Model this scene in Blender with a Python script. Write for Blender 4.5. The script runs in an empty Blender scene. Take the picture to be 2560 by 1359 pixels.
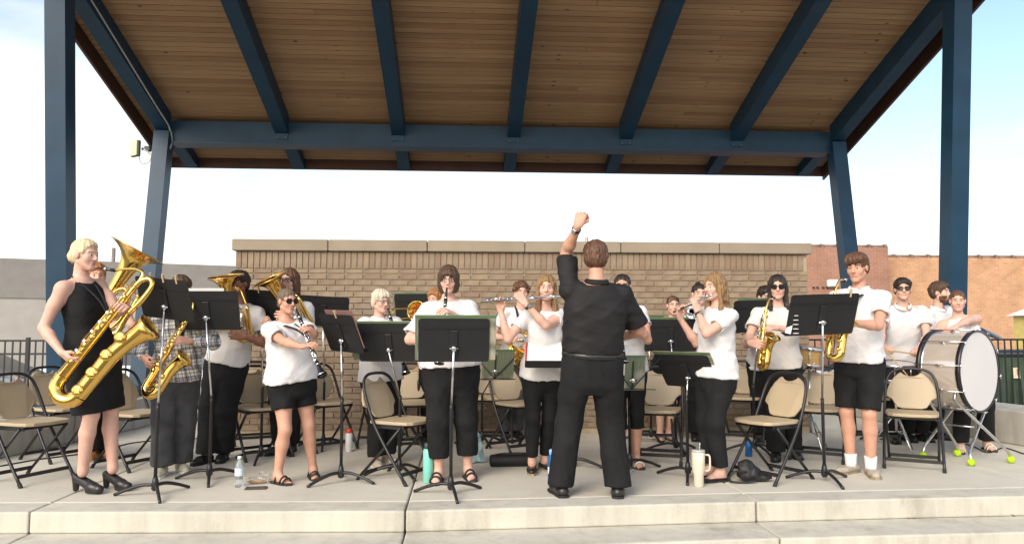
import bpy, math, random
import numpy as np
from mathutils import Vector as V, Matrix
random.seed(7); rng = np.random.default_rng(11)
sc = bpy.context.scene; C = sc.collection
R = math.radians
# ---------------------------------------------------------------- camera
FPX, EYE, YAW, PIT = 1866., 1.2, R(3.77), math.atan((815-679.5)/1866.)
cam = bpy.data.cameras.new('camera'); co = bpy.data.objects.new('camera', cam); C.objects.link(co)
cam.sensor_width = 36; cam.lens = 36*FPX/2560; cam.clip_end = 2000
co.location = (0, 0, EYE); co.rotation_euler = (R(90)+PIT, 0, -YAW); sc.camera = co
# ---------------------------------------------------------------- sky, sun, exposure
SUN_EL, SUN_DIR = R(33), V((-.50, -.82, 0)).normalized()
w = bpy.data.worlds.new('World'); sc.world = w; w.use_nodes = True
nt = w.node_tree; nt.nodes.clear()
def N(t, **kw):
    n = nt.nodes.new(t)
    for k, v in kw.items(): setattr(n, k, v)
    return n
out = N('ShaderNodeOutputWorld'); bg = N('ShaderNodeBackground'); sky = N('ShaderNodeTexSky', sky_type='NISHITA')
sky.sun_disc = False; sky.sun_elevation = SUN_EL; sky.sun_rotation = math.atan2(SUN_DIR.x, SUN_DIR.y)
sky.air_density = 1.0; sky.dust_density = 1.5
tc = N('ShaderNodeTexCoord'); mp = N('ShaderNodeMapping'); mp.inputs['Scale'].default_value = (1, 1, 3.2)
mp.inputs['Location'].default_value = (.35, .2, .1)
no = N('ShaderNodeTexNoise'); no.inputs['Scale'].default_value = 1.6; no.inputs['Detail'].default_value = 6; no.inputs['Roughness'].default_value = .52
rp = N('ShaderNodeValToRGB'); rp.color_ramp.elements[0].position = .41; rp.color_ramp.elements[1].position = .68
mx = N('ShaderNodeMix', data_type='RGBA')
mx.inputs[7].default_value = (5.1, 4.8, 4.2, 1)          # sunlit thin cloud, in sky radiance units
L = nt.links.new
L(tc.outputs['Generated'], mp.inputs[0]); L(mp.outputs[0], no.inputs['Vector']); L(no.outputs[0], rp.inputs[0])
L(rp.outputs[0], mx.inputs[0]); L(sky.outputs[0], mx.inputs[6]); L(mx.outputs[2], bg.inputs[0]); L(bg.outputs[0], out.inputs[0])
bg.inputs[1].default_value = .15
sun = bpy.data.lights.new('sun', 'SUN'); so = bpy.data.objects.new('sun', sun); C.objects.link(so)
sun.energy = 1.5; sun.angle = R(32); sun.color = (1, .90, .76)
so.rotation_euler = V((-SUN_DIR.x, -SUN_DIR.y, -math.tan(SUN_EL))).to_track_quat('-Z', 'Y').to_euler()
so.location = (-6, -10, 8)
sc.view_settings.view_transform = 'Standard'; sc.view_settings.look = 'None'; sc.view_settings.gamma = 1
sc.view_settings.exposure = .98
# ---------------------------------------------------------------- pixel helpers (pixel + known floor / depth -> metres)
_f = V((math.sin(YAW)*math.cos(PIT), math.cos(YAW)*math.cos(PIT), math.sin(PIT)))
_r = V((math.cos(YAW), -math.sin(YAW), 0)); _u = _r.cross(_f)
def ray(x, y): return _f+_r*((x-1280)/FPX)+_u*((679.5-y)/FPX)
def FL(x, y, z=0.):
    d = ray(x, y); return V((0, 0, EYE))+d*((z-EYE)/d.z)
def AY(x, y, Y):
    d = ray(x, y); return V((0, 0, EYE))+d*(Y/d.y)
# ---------------------------------------------------------------- materials
MATS = {}
def mat(name, col, rough=.6, metal=0., var=.12, vscale=8., bump=0., bscale=60., stretch=(1, 1, 1), spec=.5, sss=0., trans=0., alpha=1., coat=0., sheen=0., col2=None, detail=3):
    if name in MATS: return MATS[name]
    m = bpy.data.materials.new(name); m.use_nodes = True; t = m.node_tree; b = t.nodes['Principled BSDF']
    n = t.nodes.new; l = t.links.new
    b.inputs['Roughness'].default_value = rough; b.inputs['Metallic'].default_value = metal
    b.inputs['Specular IOR Level'].default_value = spec
    if coat: b.inputs['Coat Weight'].default_value = coat; b.inputs['Coat Roughness'].default_value = .1
    if sheen: b.inputs['Sheen Weight'].default_value = sheen
    if sss: b.inputs['Subsurface Weight'].default_value = sss; b.inputs['Subsurface Radius'].default_value = (.012, .005, .003); b.inputs['Subsurface Scale'].default_value = 1
    if trans: b.inputs['Transmission Weight'].default_value = trans
    if alpha < 1: b.inputs['Alpha'].default_value = alpha
    tcn = n('ShaderNodeTexCoord'); mpn = n('ShaderNodeMapping'); mpn.inputs['Scale'].default_value = stretch
    l(tcn.outputs['Object'], mpn.inputs[0])
    if var or col2:
        nz = n('ShaderNodeTexNoise'); nz.inputs['Scale'].default_value = vscale; nz.inputs['Detail'].default_value = detail
        l(mpn.outputs[0], nz.inputs['Vector'])
        cr = n('ShaderNodeValToRGB'); e = cr.color_ramp.elements; e[0].position = .3; e[1].position = .7
        c2 = col2 or tuple(min(1, c*(1+var)) for c in col); c1 = col if col2 else tuple(c*(1-var) for c in col)
        e[0].color = (*c1, 1); e[1].color = (*c2, 1); l(nz.outputs[0], cr.inputs[0]); l(cr.outputs[0], b.inputs['Base Color'])
    else: b.inputs['Base Color'].default_value = (*col, 1)
    if bump:
        nb = n('ShaderNodeTexNoise'); nb.inputs['Scale'].default_value = bscale; nb.inputs['Detail'].default_value = 4
        l(mpn.outputs[0], nb.inputs['Vector']); bp = n('ShaderNodeBump'); bp.inputs['Strength'].default_value = bump; bp.inputs['Distance'].default_value = .01
        l(nb.outputs[0], bp.inputs['Height']); l(bp.outputs[0], b.inputs['Normal'])
    MATS[name] = m; return m
# ---------------------------------------------------------------- objects
def tag(o, label=None, cat=None, group=None, kind=None):
    for k, v in (('label', label), ('category', cat), ('group', group), ('kind', kind)):
        if v: o[k] = v
    return o
def thing(name, label, cat, loc=(0, 0, 0), rz=0., group=None):
    o = bpy.data.objects.new(name, None); C.objects.link(o); o.location = loc; o.rotation_euler = (0, 0, rz); o.empty_display_size = .1
    return tag(o, label, cat, group)
def link(name, me, m, parent=None, off=None, smooth=False):
    """mesh in world space if off is given (the parent's location), else in the parent's own space"""
    if off is not None: me.transform(Matrix.Translation(-V(off)))
    o = bpy.data.objects.new(name, me); C.objects.link(o)
    for x in (m if isinstance(m, (list, tuple)) else [m]): me.materials.append(x)
    if smooth: me.polygons.foreach_set('use_smooth', [True]*len(me.polygons))
    if parent is not None: o.parent = parent
    return o
def dup(o, parent, loc=None, rot=None):
    c = o.copy(); C.objects.link(c); c.parent = parent
    if loc is not None: c.location = loc
    if rot is not None: c.rotation_euler = rot
    return c
class MB:
    def __init__(s): s.v = []; s.f = []
    def add(s, vs, fs):
        b = len(s.v); s.v += [tuple(x) for x in vs]; s.f += [tuple(i+b for i in f) for f in fs]; return s
    def box(s, c, d, rot=None, bev=0.):
        x, y, z = (k/2 for k in d); c = V(c); rot = rot or Matrix.Identity(3)
        if bev:
            # chamfered box: each face inset, corners joined
            vs = []; idx = {}
            for ax in range(3):
                for sg in (-1, 1):
                    for a in (-1, 1):
                        for b in (-1, 1):
                            p = [0, 0, 0]; h = (x, y, z); o1, o2 = (ax+1) % 3, (ax+2) % 3
                            p[ax] = sg*h[ax]; p[o1] = a*(h[o1]-bev); p[o2] = b*(h[o2]-bev)
                            q = [0, 0, 0]; q[ax] = sg; q[o1] = a; q[o2] = b
                            idx[(ax, tuple(q))] = len(vs); vs.append(c+rot@V(p))
            fs = []
            for ax in range(3):
                o1, o2 = (ax+1) % 3, (ax+2) % 3
                for sg in (-1, 1):
                    q = []
                    for a, b in ((-1, -1), (1, -1), (1, 1), (-1, 1)):
                        k = [0, 0, 0]; k[ax] = sg; k[o1] = a; k[o2] = b; q.append(idx[(ax, tuple(k))])
                    fs.append(q if sg > 0 else q[::-1])
            for ax in range(3):
                o1, o2 = (ax+1) % 3, (ax+2) % 3
                for a in (-1, 1):
                    for b in (-1, 1):
                        k0 = [0, 0, 0]; k1 = [0, 0, 0]; k0[ax] = -1; k1[ax] = 1
                        for k in (k0, k1): k[o1] = a; k[o2] = b
                        q = [idx[(o1, tuple(k0))], idx[(o1, tuple(k1))], idx[(o2, tuple(k1))], idx[(o2, tuple(k0))]]
                        fs.append(q if a*b > 0 else q[::-1])
            for a in (-1, 1):
                for b in (-1, 1):
                    for d_ in (-1, 1):
                        k = (a, b, d_); q = [idx[(0, k)], idx[(1, k)], idx[(2, k)]]
                        fs.append(q if a*b*d_ > 0 else q[::-1])
            return s.add(vs, fs)
        P = [c+rot@V((i*x, j*y, k*z)) for i in (-1, 1) for j in (-1, 1) for k in (-1, 1)]
        return s.add(P, [(0, 1, 3, 2), (4, 6, 7, 5), (0, 4, 5, 1), (2, 3, 7, 6), (0, 2, 6, 4), (1, 5, 7, 3)])
    def hexa(s, p):  # 8 points: bottom 4 ccw, top 4 ccw
        return s.add(p, [(3, 2, 1, 0), (4, 5, 6, 7), (0, 1, 5, 4), (1, 2, 6, 5), (2, 3, 7, 6), (3, 0, 4, 7)])
    def beam(s, a, b, wd, hd, up=(0, 0, 1)):
        a, b, up = V(a), V(b), V(up); d = (b-a).normalized(); r = d.cross(up).normalized(); u = r.cross(d)
        r *= wd/2; u *= hd/2
        return s.hexa([a-r-u, a+r-u, a+r+u, a-r+u, b-r-u, b+r-u, b+r+u, b-r+u][0:4]+[b-r-u, b+r-u, b+r+u, b-r+u])
    def tube(s, pts, rad, n=8, cap=True, closed=False):
        pts = [V(p) for p in pts]; m = len(pts)
        if not isinstance(rad, (list, tuple)): rad = [rad]*m
        t0 = None; vs = []; nrm = None
        for i, p in enumerate(pts):
            if closed: t = (pts[(i+1) % m]-pts[i-1]).normalized()
            else: t = (pts[min(i+1, m-1)]-pts[max(i-1, 0)]).normalized()
            if nrm is None: nrm = t.orthogonal().normalized()
            else:
                nrm = nrm-t*nrm.dot(t)
                nrm = nrm.normalized() if nrm.length > 1e-6 else t.orthogonal().normalized()
            bn = t.cross(nrm)
            for k in range(n):
                a = 2*math.pi*k/n; vs.append(p+(nrm*math.cos(a)+bn*math.sin(a))*rad[i])
        fs = [(i*n+k, i*n+(k+1) % n, (i+1)*n+(k+1) % n, (i+1)*n+k) for i in range(m-1) for k in range(n)]
        if closed: fs += [((m-1)*n+k, (m-1)*n+(k+1) % n, (k+1) % n, k) for k in range(n)]
        elif cap: fs += [tuple(range(n))[::-1], tuple((m-1)*n+k for k in range(n))]
        return s.add(vs, fs)
    def lathe(s, prof, o=(0, 0, 0), ax=(0, 0, 1), n=16, cap=True):
        """prof: (distance along the axis, radius); may fold back on itself for open bells"""
        o, ax = V(o), V(ax).normalized(); e = ax.orthogonal().normalized(); g = ax.cross(e)
        vs = [o+ax*h+(e*math.cos(2*math.pi*k/n)+g*math.sin(2*math.pi*k/n))*r for h, r in prof for k in range(n)]
        m = len(prof); fs = [(i*n+k, i*n+(k+1) % n, (i+1)*n+(k+1) % n, (i+1)*n+k) for i in range(m-1) for k in range(n)]
        if cap: fs += [tuple(range(n))[::-1], tuple((m-1)*n+k for k in range(n))]
        return s.add(vs, fs)
    def prism(s, outl, th, o=(0, 0, 0), ex=(1, 0, 0), ey=(0, 1, 0), bow=0.):
        """outline (x,y) spanned by ex,ey and thickened along ex x ey; bow bends it along ey x"""
        o, ex, ey = V(o), V(ex), V(ey); ez = ex.cross(ey).normalized(); n = len(outl)
        xm = max(abs(x) for x, y in outl) or 1
        def P(x, y, h): return o+ex*x+ey*y+ez*(h+bow*(x/xm)**2)
        vs = [P(x, y, -th/2) for x, y in outl]+[P(x, y, th/2) for x, y in outl]
        return s.add(vs, [tuple(range(n))[::-1], tuple(range(n, 2*n))]+[(i, (i+1) % n, n+(i+1) % n, n+i) for i in range(n)])
    def ball(s, c, r, n=10, sc_=(1, 1, 1)):
        c = V(c); k = n//2
        vs = [c+V((r*sc_[0]*math.sin(math.pi*i/k)*math.cos(2*math.pi*j/n), r*sc_[1]*math.sin(math.pi*i/k)*math.sin(2*math.pi*j/n), r*sc_[2]*math.cos(math.pi*i/k))) for i in range(1, k) for j in range(n)]
        b = len(vs); vs += [c+V((0, 0, r*sc_[2])), c-V((0, 0, r*sc_[2]))]
        fs = [(i*n+j, (i+1)*n+j, (i+1)*n+(j+1) % n, i*n+(j+1) % n) for i in range(k-2) for j in range(n)]
        fs += [(b, j, (j+1) % n) for j in range(n)]+[(b+1, (k-2)*n+(j+1) % n, (k-2)*n+j) for j in range(n)]
        return s.add(vs, fs)
    def mesh(s, name):
        me = bpy.data.meshes.new(name); me.from_pydata(s.v, [], s.f); me.update(); return me
    def build(s, name, m, parent=None, off=None, smooth=False):
        return link(name, s.mesh(name), m, parent, off, smooth)
def spline(pts, n=8):
    """Catmull-Rom through points of any dimension"""
    P = [np.array(p, float) for p in pts]; P = [2*P[0]-P[1]]+P+[2*P[-1]-P[-2]]; o = []
    for i in range(1, len(P)-2):
        for k in range(n):
            t = k/n; a, b, c, d = P[i-1:i+3]
            o.append(.5*(2*b+(c-a)*t+(2*a-5*b+4*c-d)*t*t+(3*b-a-3*c+d)*t**3))
    o.append(P[-2]); return o
def shade(o, ang=40):
    me = o.data; me.polygons.foreach_set('use_smooth', [True]*len(me.polygons))
    try: me.set_sharp_from_angle(angle=R(ang))
    except Exception: pass
    return o
# ---------------------------------------------------------------- signed-distance bodies, meshed with surface nets
def surfnet(D, org, h):
    S = D < 0; nx, ny, nz = D.shape
    c = [S[i:nx-1+i, j:ny-1+j, k:nz-1+k] for i in (0, 1) for j in (0, 1) for k in (0, 1)]
    sm = sum(x.astype(np.int8) for x in c); act = (sm > 0) & (sm < 8)
    ids = -np.ones(act.shape, np.int64); I = np.argwhere(act)
    if len(I) == 0: return np.zeros((0, 3)), np.zeros((0, 4), int)
    ids[act] = np.arange(len(I))
    acc = np.zeros((len(I), 3)); cnt = np.zeros(len(I))
    crn = [(i, j, k) for i in (0, 1) for j in (0, 1) for k in (0, 1)]
    for a in range(8):
        for ax in range(3):
            if crn[a][ax]: continue
            p = np.array(crn[a]); q = p.copy(); q[ax] = 1
            A = D[I[:, 0]+p[0], I[:, 1]+p[1], I[:, 2]+p[2]]; B = D[I[:, 0]+q[0], I[:, 1]+q[1], I[:, 2]+q[2]]
            m = (A < 0) != (B < 0); t = np.where(m, A/np.where(m, A-B, 1), 0)
            pt = np.tile(p.astype(float), (len(I), 1)); pt[:, ax] = t
            acc += pt*m[:, None]; cnt += m
    vs = (I+acc/cnt[:, None])*h+org
    F = []
    for ax in range(3):
        o1, o2 = (ax+1) % 3, (ax+2) % 3
        sl0 = [slice(None)]*3; sl1 = [slice(None)]*3; sl0[ax] = slice(0, -1); sl1[ax] = slice(1, None)
        a = S[tuple(sl0)]; b = S[tuple(sl1)]; E_ = np.argwhere(a != b)
        ok = (E_[:, o1] > 0) & (E_[:, o2] > 0) & (E_[:, o1] < D.shape[o1]-1) & (E_[:, o2] < D.shape[o2]-1)
        E_ = E_[ok]
        if not len(E_): continue
        fl = a[E_[:, 0], E_[:, 1], E_[:, 2]]
        def cell(d1, d2):
            q = E_.copy(); q[:, o1] += d1; q[:, o2] += d2; return ids[q[:, 0], q[:, 1], q[:, 2]]
        Q = np.stack([cell(-1, -1), cell(0, -1), cell(0, 0), cell(-1, 0)], 1)
        Q[~fl] = Q[~fl][:, ::-1]; F.append(Q)
    F = np.concatenate(F); F = F[(F >= 0).all(1)]
    return vs, F
class Field:
    """grid of distances over a box; primitives are blended in with a smooth minimum"""
    def __init__(s, lo, hi, h):
        s.h = h; s.lo = np.array(lo, float); n = np.ceil((np.array(hi)-s.lo)/h).astype(int)+1
        s.ax = [s.lo[i]+h*np.arange(n[i]) for i in range(3)]; s.D = np.full(n, .25)
    def sub(s, lo, hi):
        sl = []
        for i in range(3):
            a = int(max(0, math.floor((lo[i]-s.lo[i])/s.h))); b = int(min(len(s.ax[i]), math.ceil((hi[i]-s.lo[i])/s.h)+1))
            if b <= a: return None, None
            sl.append(slice(a, b))
        return tuple(sl), np.meshgrid(*[s.ax[i][sl[i]] for i in range(3)], indexing='ij', sparse=True)
    def put(s, fn, lo, hi, k=.02, mode='u'):
        m = k+.03; sl, g = s.sub([l-m for l in lo], [x+m for x in hi])
        if sl is None: return
        d = fn(*g); c = s.D[sl]
        if mode == 's':
            d = -d; h_ = np.clip(.5-.5*(c-d)/k, 0, 1); s.D[sl] = c*(1-h_)+d*h_+k*h_*(1-h_)
        else:
            if k < 1e-4: s.D[sl] = np.minimum(c, d)
            else:
                h_ = np.clip(.5+.5*(c-d)/k, 0, 1); s.D[sl] = c*(1-h_)+d*h_-k*h_*(1-h_)
    def cone(s, a, b, ra, rb, k=.02, mode='u'):
        a, b = np.array(a, float), np.array(b, float); ba = b-a; l2 = max(ba@ba, 1e-9)
        def fn(x, y, z):
            t = np.clip(((x-a[0])*ba[0]+(y-a[1])*ba[1]+(z-a[2])*ba[2])/l2, 0, 1)
            return np.sqrt((x-a[0]-t*ba[0])**2+(y-a[1]-t*ba[1])**2+(z-a[2]-t*ba[2])**2)-(ra+(rb-ra)*t)
        r = max(ra, rb); s.put(fn, np.minimum(a, b)-r, np.maximum(a, b)+r, k, mode)
    def ell(s, c, rad, M=None, k=.02, mode='u'):
        c = np.array(c, float); rad = np.array(rad, float); M = np.eye(3) if M is None else np.array(M)
        def fn(x, y, z):
            p = [(x-c[0])*M[i, 0]+(y-c[1])*M[i, 1]+(z-c[2])*M[i, 2] for i in range(3)]
            q = np.sqrt(sum((p[i]/rad[i])**2 for i in range(3))); g = np.sqrt(sum((p[i]/rad[i]**2)**2 for i in range(3)))+1e-9
            return q*(q-1)/g
        r = rad.max(); s.put(fn, c-r, c+r, k, mode)
    def loft(s, o, M, secs, k=.02, n=2.4, mode='u'):
        """secs: (t, rx, ry, cx, cy) along M[2] from o; M rows = side, front, axis"""
        o = np.array(o, float); M = np.array(M); S_ = np.array(secs, float)
        tt = np.linspace(S_[0, 0], S_[-1, 0], 60); sm = [np.interp(tt, S_[:, 0], S_[:, i]) for i in range(1, 5)]
        ker = np.array([1, 2, 3, 2, 1])/9.
        sm = [np.convolve(np.pad(q, 2, 'edge'), ker, 'valid') for q in sm]
        def fn(x, y, z):
            p = [(x-o[0])*M[i, 0]+(y-o[1])*M[i, 1]+(z-o[2])*M[i, 2] for i in range(3)]
            rx, ry, cx, cy = [np.interp(p[2], tt, q) for q in sm]
            q = ((np.abs(p[0]-cx)/rx)**n+(np.abs(p[1]-cy)/ry)**n)**(1/n)
            d = (q-1)*np.minimum(rx, ry)
            return np.maximum(d, np.maximum(tt[0]-p[2], p[2]-tt[-1]))
        r = max(S_[:, 1].max(), S_[:, 2].max())+np.abs(S_[:, 3:]).max()
        e0, e1 = o+M[2]*tt[0], o+M[2]*tt[-1]
        s.put(fn, np.minimum(e0, e1)-r, np.maximum(e0, e1)+r, k, mode)
    def plane(s, p, nrm, k=0.):
        """keep the side the normal points away from"""
        p = np.array(p, float); nn = np.array(nrm, float); nn /= np.linalg.norm(nn)
        g = np.meshgrid(*s.ax, indexing='ij', sparse=True)
        d = (g[0]-p[0])*nn[0]+(g[1]-p[1])*nn[1]+(g[2]-p[2])*nn[2]
        s.D = np.maximum(s.D, d)
    def join(s, o, k=.03):
        c, d = s.D, o.D; h_ = np.clip(.5+.5*(c-d)/k, 0, 1); s.D = c*(1-h_)+d*h_-k*h_*(1-h_)
    def cutcap(s, p, nrm, rad):
        """remove the far side of a plane, only within rad of p (ends a sleeve without touching the rest)"""
        p = np.array(p, float); nn = np.array(nrm, float); nn /= np.linalg.norm(nn)
        sl, g = s.sub(p-rad*1.6, p+rad*1.6)
        if sl is None: return
        q = [g[i]-p[i] for i in range(3)]; d = q[0]*nn[0]+q[1]*nn[1]+q[2]*nn[2]
        r2 = np.sqrt(q[0]**2+q[1]**2+q[2]**2)
        s.D[sl] = np.where((r2 < rad) & (d > -2*s.h), np.maximum(s.D[sl], d), s.D[sl])
    def ripple(s, amp, seed, freq=(9, 9, 16), near=.04):
        r = np.random.default_rng(seed); m = np.abs(s.D) < near
        I = np.argwhere(m); P = [s.ax[i][I[:, i]] for i in range(3)]
        acc = 0
        for q in range(6):
            d = r.normal(size=3)*np.array(freq); d2 = r.normal(size=3)*5; ph = r.uniform(0, 6.3, 2)
            v = np.sin(P[0]*d[0]+P[1]*d[1]+P[2]*d[2]+ph[0]+1.8*np.sin(P[0]*d2[0]+P[1]*d2[1]+P[2]*d2[2]+ph[1]))
            acc = acc+(1-np.abs(v))**2-.35
        s.D[m] -= amp*acc/2.
    def mesh(s): return surfnet(s.D, s.lo, s.h)
def to_mesh(name, parts):
    """join (verts, quads, mat index array or 0) pieces in one mesh"""
    vs = []; fs = []; mi = []; b = 0
    for p in parts:
        v, f = p[0], p[1]; vs.append(v); fs.append(f+b); b += len(v)
        mi.append(np.full(len(f), 0) if len(p) < 3 or p[2] is None else p[2])
    v = np.concatenate(vs); f = np.concatenate(fs); mi = np.concatenate(mi)
    me = bpy.data.meshes.new(name); n = len(f)
    me.vertices.add(len(v)); me.vertices.foreach_set('co', v.astype(np.float32).ravel())
    me.loops.add(4*n); me.loops.foreach_set('vertex_index', f.astype(np.int32).ravel())
    me.polygons.add(n); me.polygons.foreach_set('loop_start', np.arange(0, 4*n, 4, dtype=np.int32))
    me.polygons.foreach_set('material_index', mi.astype(np.int32)); me.polygons.foreach_set('use_smooth', np.ones(n, bool))
    me.update(calc_edges=True); me.validate(); return me
# ---------------------------------------------------------------- people
def unit(v): v = np.array(v, float); return v/max(np.linalg.norm(v), 1e-9)
def ydir(deg, pitch=0.):
    a, p = R(deg), R(pitch); return np.array([math.sin(a)*math.cos(p), -math.cos(a)*math.cos(p), math.sin(p)])
def ik(S, T, l1, l2, pole):
    S, T, pole = (np.array(q, float) for q in (S, T, pole)); d = T-S; D = np.linalg.norm(d); mxr = (l1+l2)*.995
    if D > mxr: T = S+d/D*mxr; d = T-S; D = mxr
    D = max(D, abs(l1-l2)+.02); u = unit(d); a = (l1*l1-l2*l2+D*D)/(2*D); hgt = math.sqrt(max(l1*l1-a*a, 0))
    q = pole-S; q = q-u*(q@u); q = unit(q) if np.linalg.norm(q) > 1e-4 else np.array([0, 0, -1.])
    return S+u*a+q*hgt, T
def hand_parts(F, wr, fd, pn, side, s, curl, thumb=.5, spread=.12):
    """five fingers: palm from four rays, each finger three bent segments, thumb off the palm's side"""
    fd = unit(fd); pn = unit(np.array(pn)-fd*(np.array(pn)@fd)); sd = np.cross(pn, fd)*side
    ln = np.array([.070, .079, .073, .056])*s; off = np.array([.030, .010, -.010, -.028])*s
    for i in range(4):
        kn = wr+fd*(.088-.004*abs(i-1))*s+sd*off[i]
        F.cone(wr+fd*.012*s+sd*off[i]*.6, kn, .016*s, .0125*s, .010)
        c = curl[i] if isinstance(curl, (list, tuple)) else curl
        p = kn; a = 0.; dv = unit(fd+sd*spread*(1.2-i*.8))
        for q, (fr, r0, r1) in enumerate(((.45, .0098, .0092), (.31, .0092, .0085), (.24, .0085, .0072))):
            a += c*(.8, 1.1, .8)[q]; d = dv*math.cos(a)+pn*math.sin(a); e = p+d*ln[i]*fr
            F.cone(p, e, r0*s, r1*s, .004); p = e
    b = wr+fd*.028*s+sd*.026*s+pn*.004*s; d1 = unit(fd*.75+sd*(.75-thumb*.5)+pn*(.25+thumb*.5)); e = b+d1*.042*s
    F.cone(wr+fd*.02*s+sd*.012*s, e, .017*s, .0115*s, .008); d2 = unit(fd*.9+sd*(.15-thumb*.45)+pn*(.15+thumb*.5)); F.cone(e, e+d2*.034*s, .011*s, .0085*s, .005)
PEOPLE = {}
def person(key, label, fl, fr, head, beta, hy=None, hp=0., sex='f', w=1., belly=0., skin='skin_fair', aL=None, aR=None, top=None, bot=None,
           shoe=('shoe', 'black_shoe'), hair=('short', 'hair_brown'), glasses=None, lift=0., toes=(None, None), hips=None, hip_w=1., fine=1., beard=None, lean=0., strap=None, brow='hair_brown', watch=None):
    fl, fr, Hc = (np.array(q, float) for q in (fl, fr, head)); hy = beta if hy is None else hy
    h = (Hc[2]-lift)/.934; k = h/1.72; wl = .5*w+.5
    f, l, z = ydir(beta), np.array([math.cos(R(beta)), math.sin(R(beta)), 0]), np.array([0, 0, 1.])
    hf = ydir(hy, hp); hl = np.array([math.cos(R(hy)), math.sin(R(hy)), 0]); hu = np.cross(hl, hf); hu = unit(hu) if hu[2] > 0 else -unit(hu)
    hs = .1235*h/.232
    def H(x, y, q): return Hc+(hl*x+hf*y+hu*q)*hs
    mid = (fl+fr)/2; nb = Hc-z*.105*h-f*.022*k-hf*.012*k; nb[2] = .835*h+lift
    pel = np.array([mid[0]*.55+nb[0]*.45, mid[1]*.55+nb[1]*.45, .515*h+lift]) if hips is None else np.array([hips[0], hips[1], .515*h+lift])
    loc = np.array([mid[0], mid[1], 0]); root = thing('person', label, 'person', loc)
    ta = unit(nb-pel); tl = unit(l-ta*(l@ta)); tf = np.cross(ta, tl); tf = tf if tf@f > 0 else -tf
    M = np.array([tl, tf, ta]); tlen = np.linalg.norm(nb-pel)
    shw = (.108 if sex == 'm' else .097)*h*(.75+.25*w); sh = {}
    hip = {1: pel+tl*.052*h*wl, -1: pel-tl*.052*h*wl}
    for sgn in (1, -1): sh[sgn] = nb+tl*sgn*shw-ta*.036*h
    ua, fa = .168*h, .148*h; el, wr, hd = {}, {}, {}
    for sgn, a in ((1, aL), (-1, aR)):
        if a is None:
            el[sgn] = sh[sgn]+np.array(tl)*sgn*.05-z*ua*.97+f*.01; wr[sgn] = el[sgn]-z*fa*.97+f*.07; hd[sgn] = (-z+f*.25, -tl*sgn, .35)
        else:
            G, pole, fd, pn, curl = a; fd = unit(fd); G = np.array(G, float)
            T = G-fd*.075*k; el[sgn], wr[sgn] = ik(sh[sgn], T, ua, fa, pole); hd[sgn] = (fd, pn, curl)
    ft = {1: fl, -1: fr}; ank, kn, td = {}, {}, {}
    for i, sgn in enumerate((1, -1)):
        t = toes[i]; td[sgn] = ydir(beta+sgn*12) if t is None else ydir(t)
        ank[sgn] = np.array([ft[sgn][0], ft[sgn][1], .048*h+lift]); kn[sgn], _ = ik(hip[sgn], ank[sgn], .238*h, .236*h, hip[sgn]+f*2+td[sgn]*.6+z*-.5)
    limb = k*wl; hh = .014/fine
    P = [Hc, pel]+list(el.values())+list(wr.values())+list(ank.values())+list(kn.values())+list(sh.values())
    lo = np.min(P, 0)-.2; hi = np.max(P, 0)+.2; lo[2] = -.02
    # ---- torso cross-sections (t along the spine from the pelvis)
    if sex == 'f': sec = [(-.075*h, .094*hip_w, .070), (-.02*h, .099*hip_w, .072), (.05*h, .090*hip_w, .066), (.115*h, .076, .058), (.20*h, .086, .068), (.245*h, .087, .062), (.278*h, .078, .050), (.305*h, .052, .040), (.32*h, .036, .034)]
    else: sec = [(-.075*h, .090, .066), (-.02*h, .093, .067), (.05*h, .088, .064), (.115*h, .084, .062), (.20*h, .096, .068), (.245*h, .097, .062), (.278*h, .086, .050), (.305*h, .056, .042), (.32*h, .040, .036)]
    def tsec(gr=0., smooth_waist=0., bel=1.):
        o = []
        for t, rx, ry in sec:
            q = math.exp(-((t-.09*h)/(.10*h))**2)
            if smooth_waist: rx = rx+(max(.088, rx)-rx)*smooth_waist*q; ry = ry+(max(.066, ry)-ry)*smooth_waist*q
            ryb = ry*h*(.6+.4*w)+belly*q*.5*bel
            o.append((t, rx*h*w+gr+belly*.25*q, ryb+gr, 0, (belly*q*.55*bel+(.006*h*math.exp(-((t-.21*h)/(.05*h))**2) if sex == 'f' else 0))))
        return o
    def arm(F, sgn, g0, g1, frac=1., kk=.02, fa_=True):
        F.cone(sh[sgn]-tl*sgn*.012*k, sh[sgn]+(el[sgn]-sh[sgn])*.45, .050*limb+g0, .045*limb+g0, kk*1.6)
        F.cone(sh[sgn]+(el[sgn]-sh[sgn])*.4, el[sgn], .045*limb+g0, .036*limb+g0, kk)
        if fa_:
            m = el[sgn]+(wr[sgn]-el[sgn])*.3
            F.cone(el[sgn], m, .035*limb+g1, .038*limb+g1, kk); F.cone(m, wr[sgn], .038*limb+g1, .0245*k+g1, kk)
    def leg(F, sgn, g0, g1, kk=.02, flare=0.):
        H0, K, A = hip[sgn], kn[sgn], ank[sgn]
        F.cone(H0-z*.01, H0+(K-H0)*.5, .080*limb*hip_w+g0, .070*limb+g0, kk*1.5); F.cone(H0+(K-H0)*.5, K, .070*limb+g0, .053*limb+(g0+g1)/2, kk)
        cb = K+(A-K)*.33-f*.012*k
        F.cone(K, cb, .051*limb+(g0+g1)/2, .053*limb+g1+flare*.35, kk); F.cone(cb, A, .053*limb+g1+flare*.35, .034*k+g1+flare, kk)
    def trouser(F, sgn, g, flare):
        H0, K, A = hip[sgn], kn[sgn], ank[sgn]; rk = .060*limb+g; rh = .050*k+g*.8+flare
        F.cone(H0-z*.01, H0+(K-H0)*.5, .080*limb*hip_w+g, .070*limb+g, .03); F.cone(H0+(K-H0)*.5, K, .070*limb+g, rk, .03); F.cone(K, A, rk, rh, .03)
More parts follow.
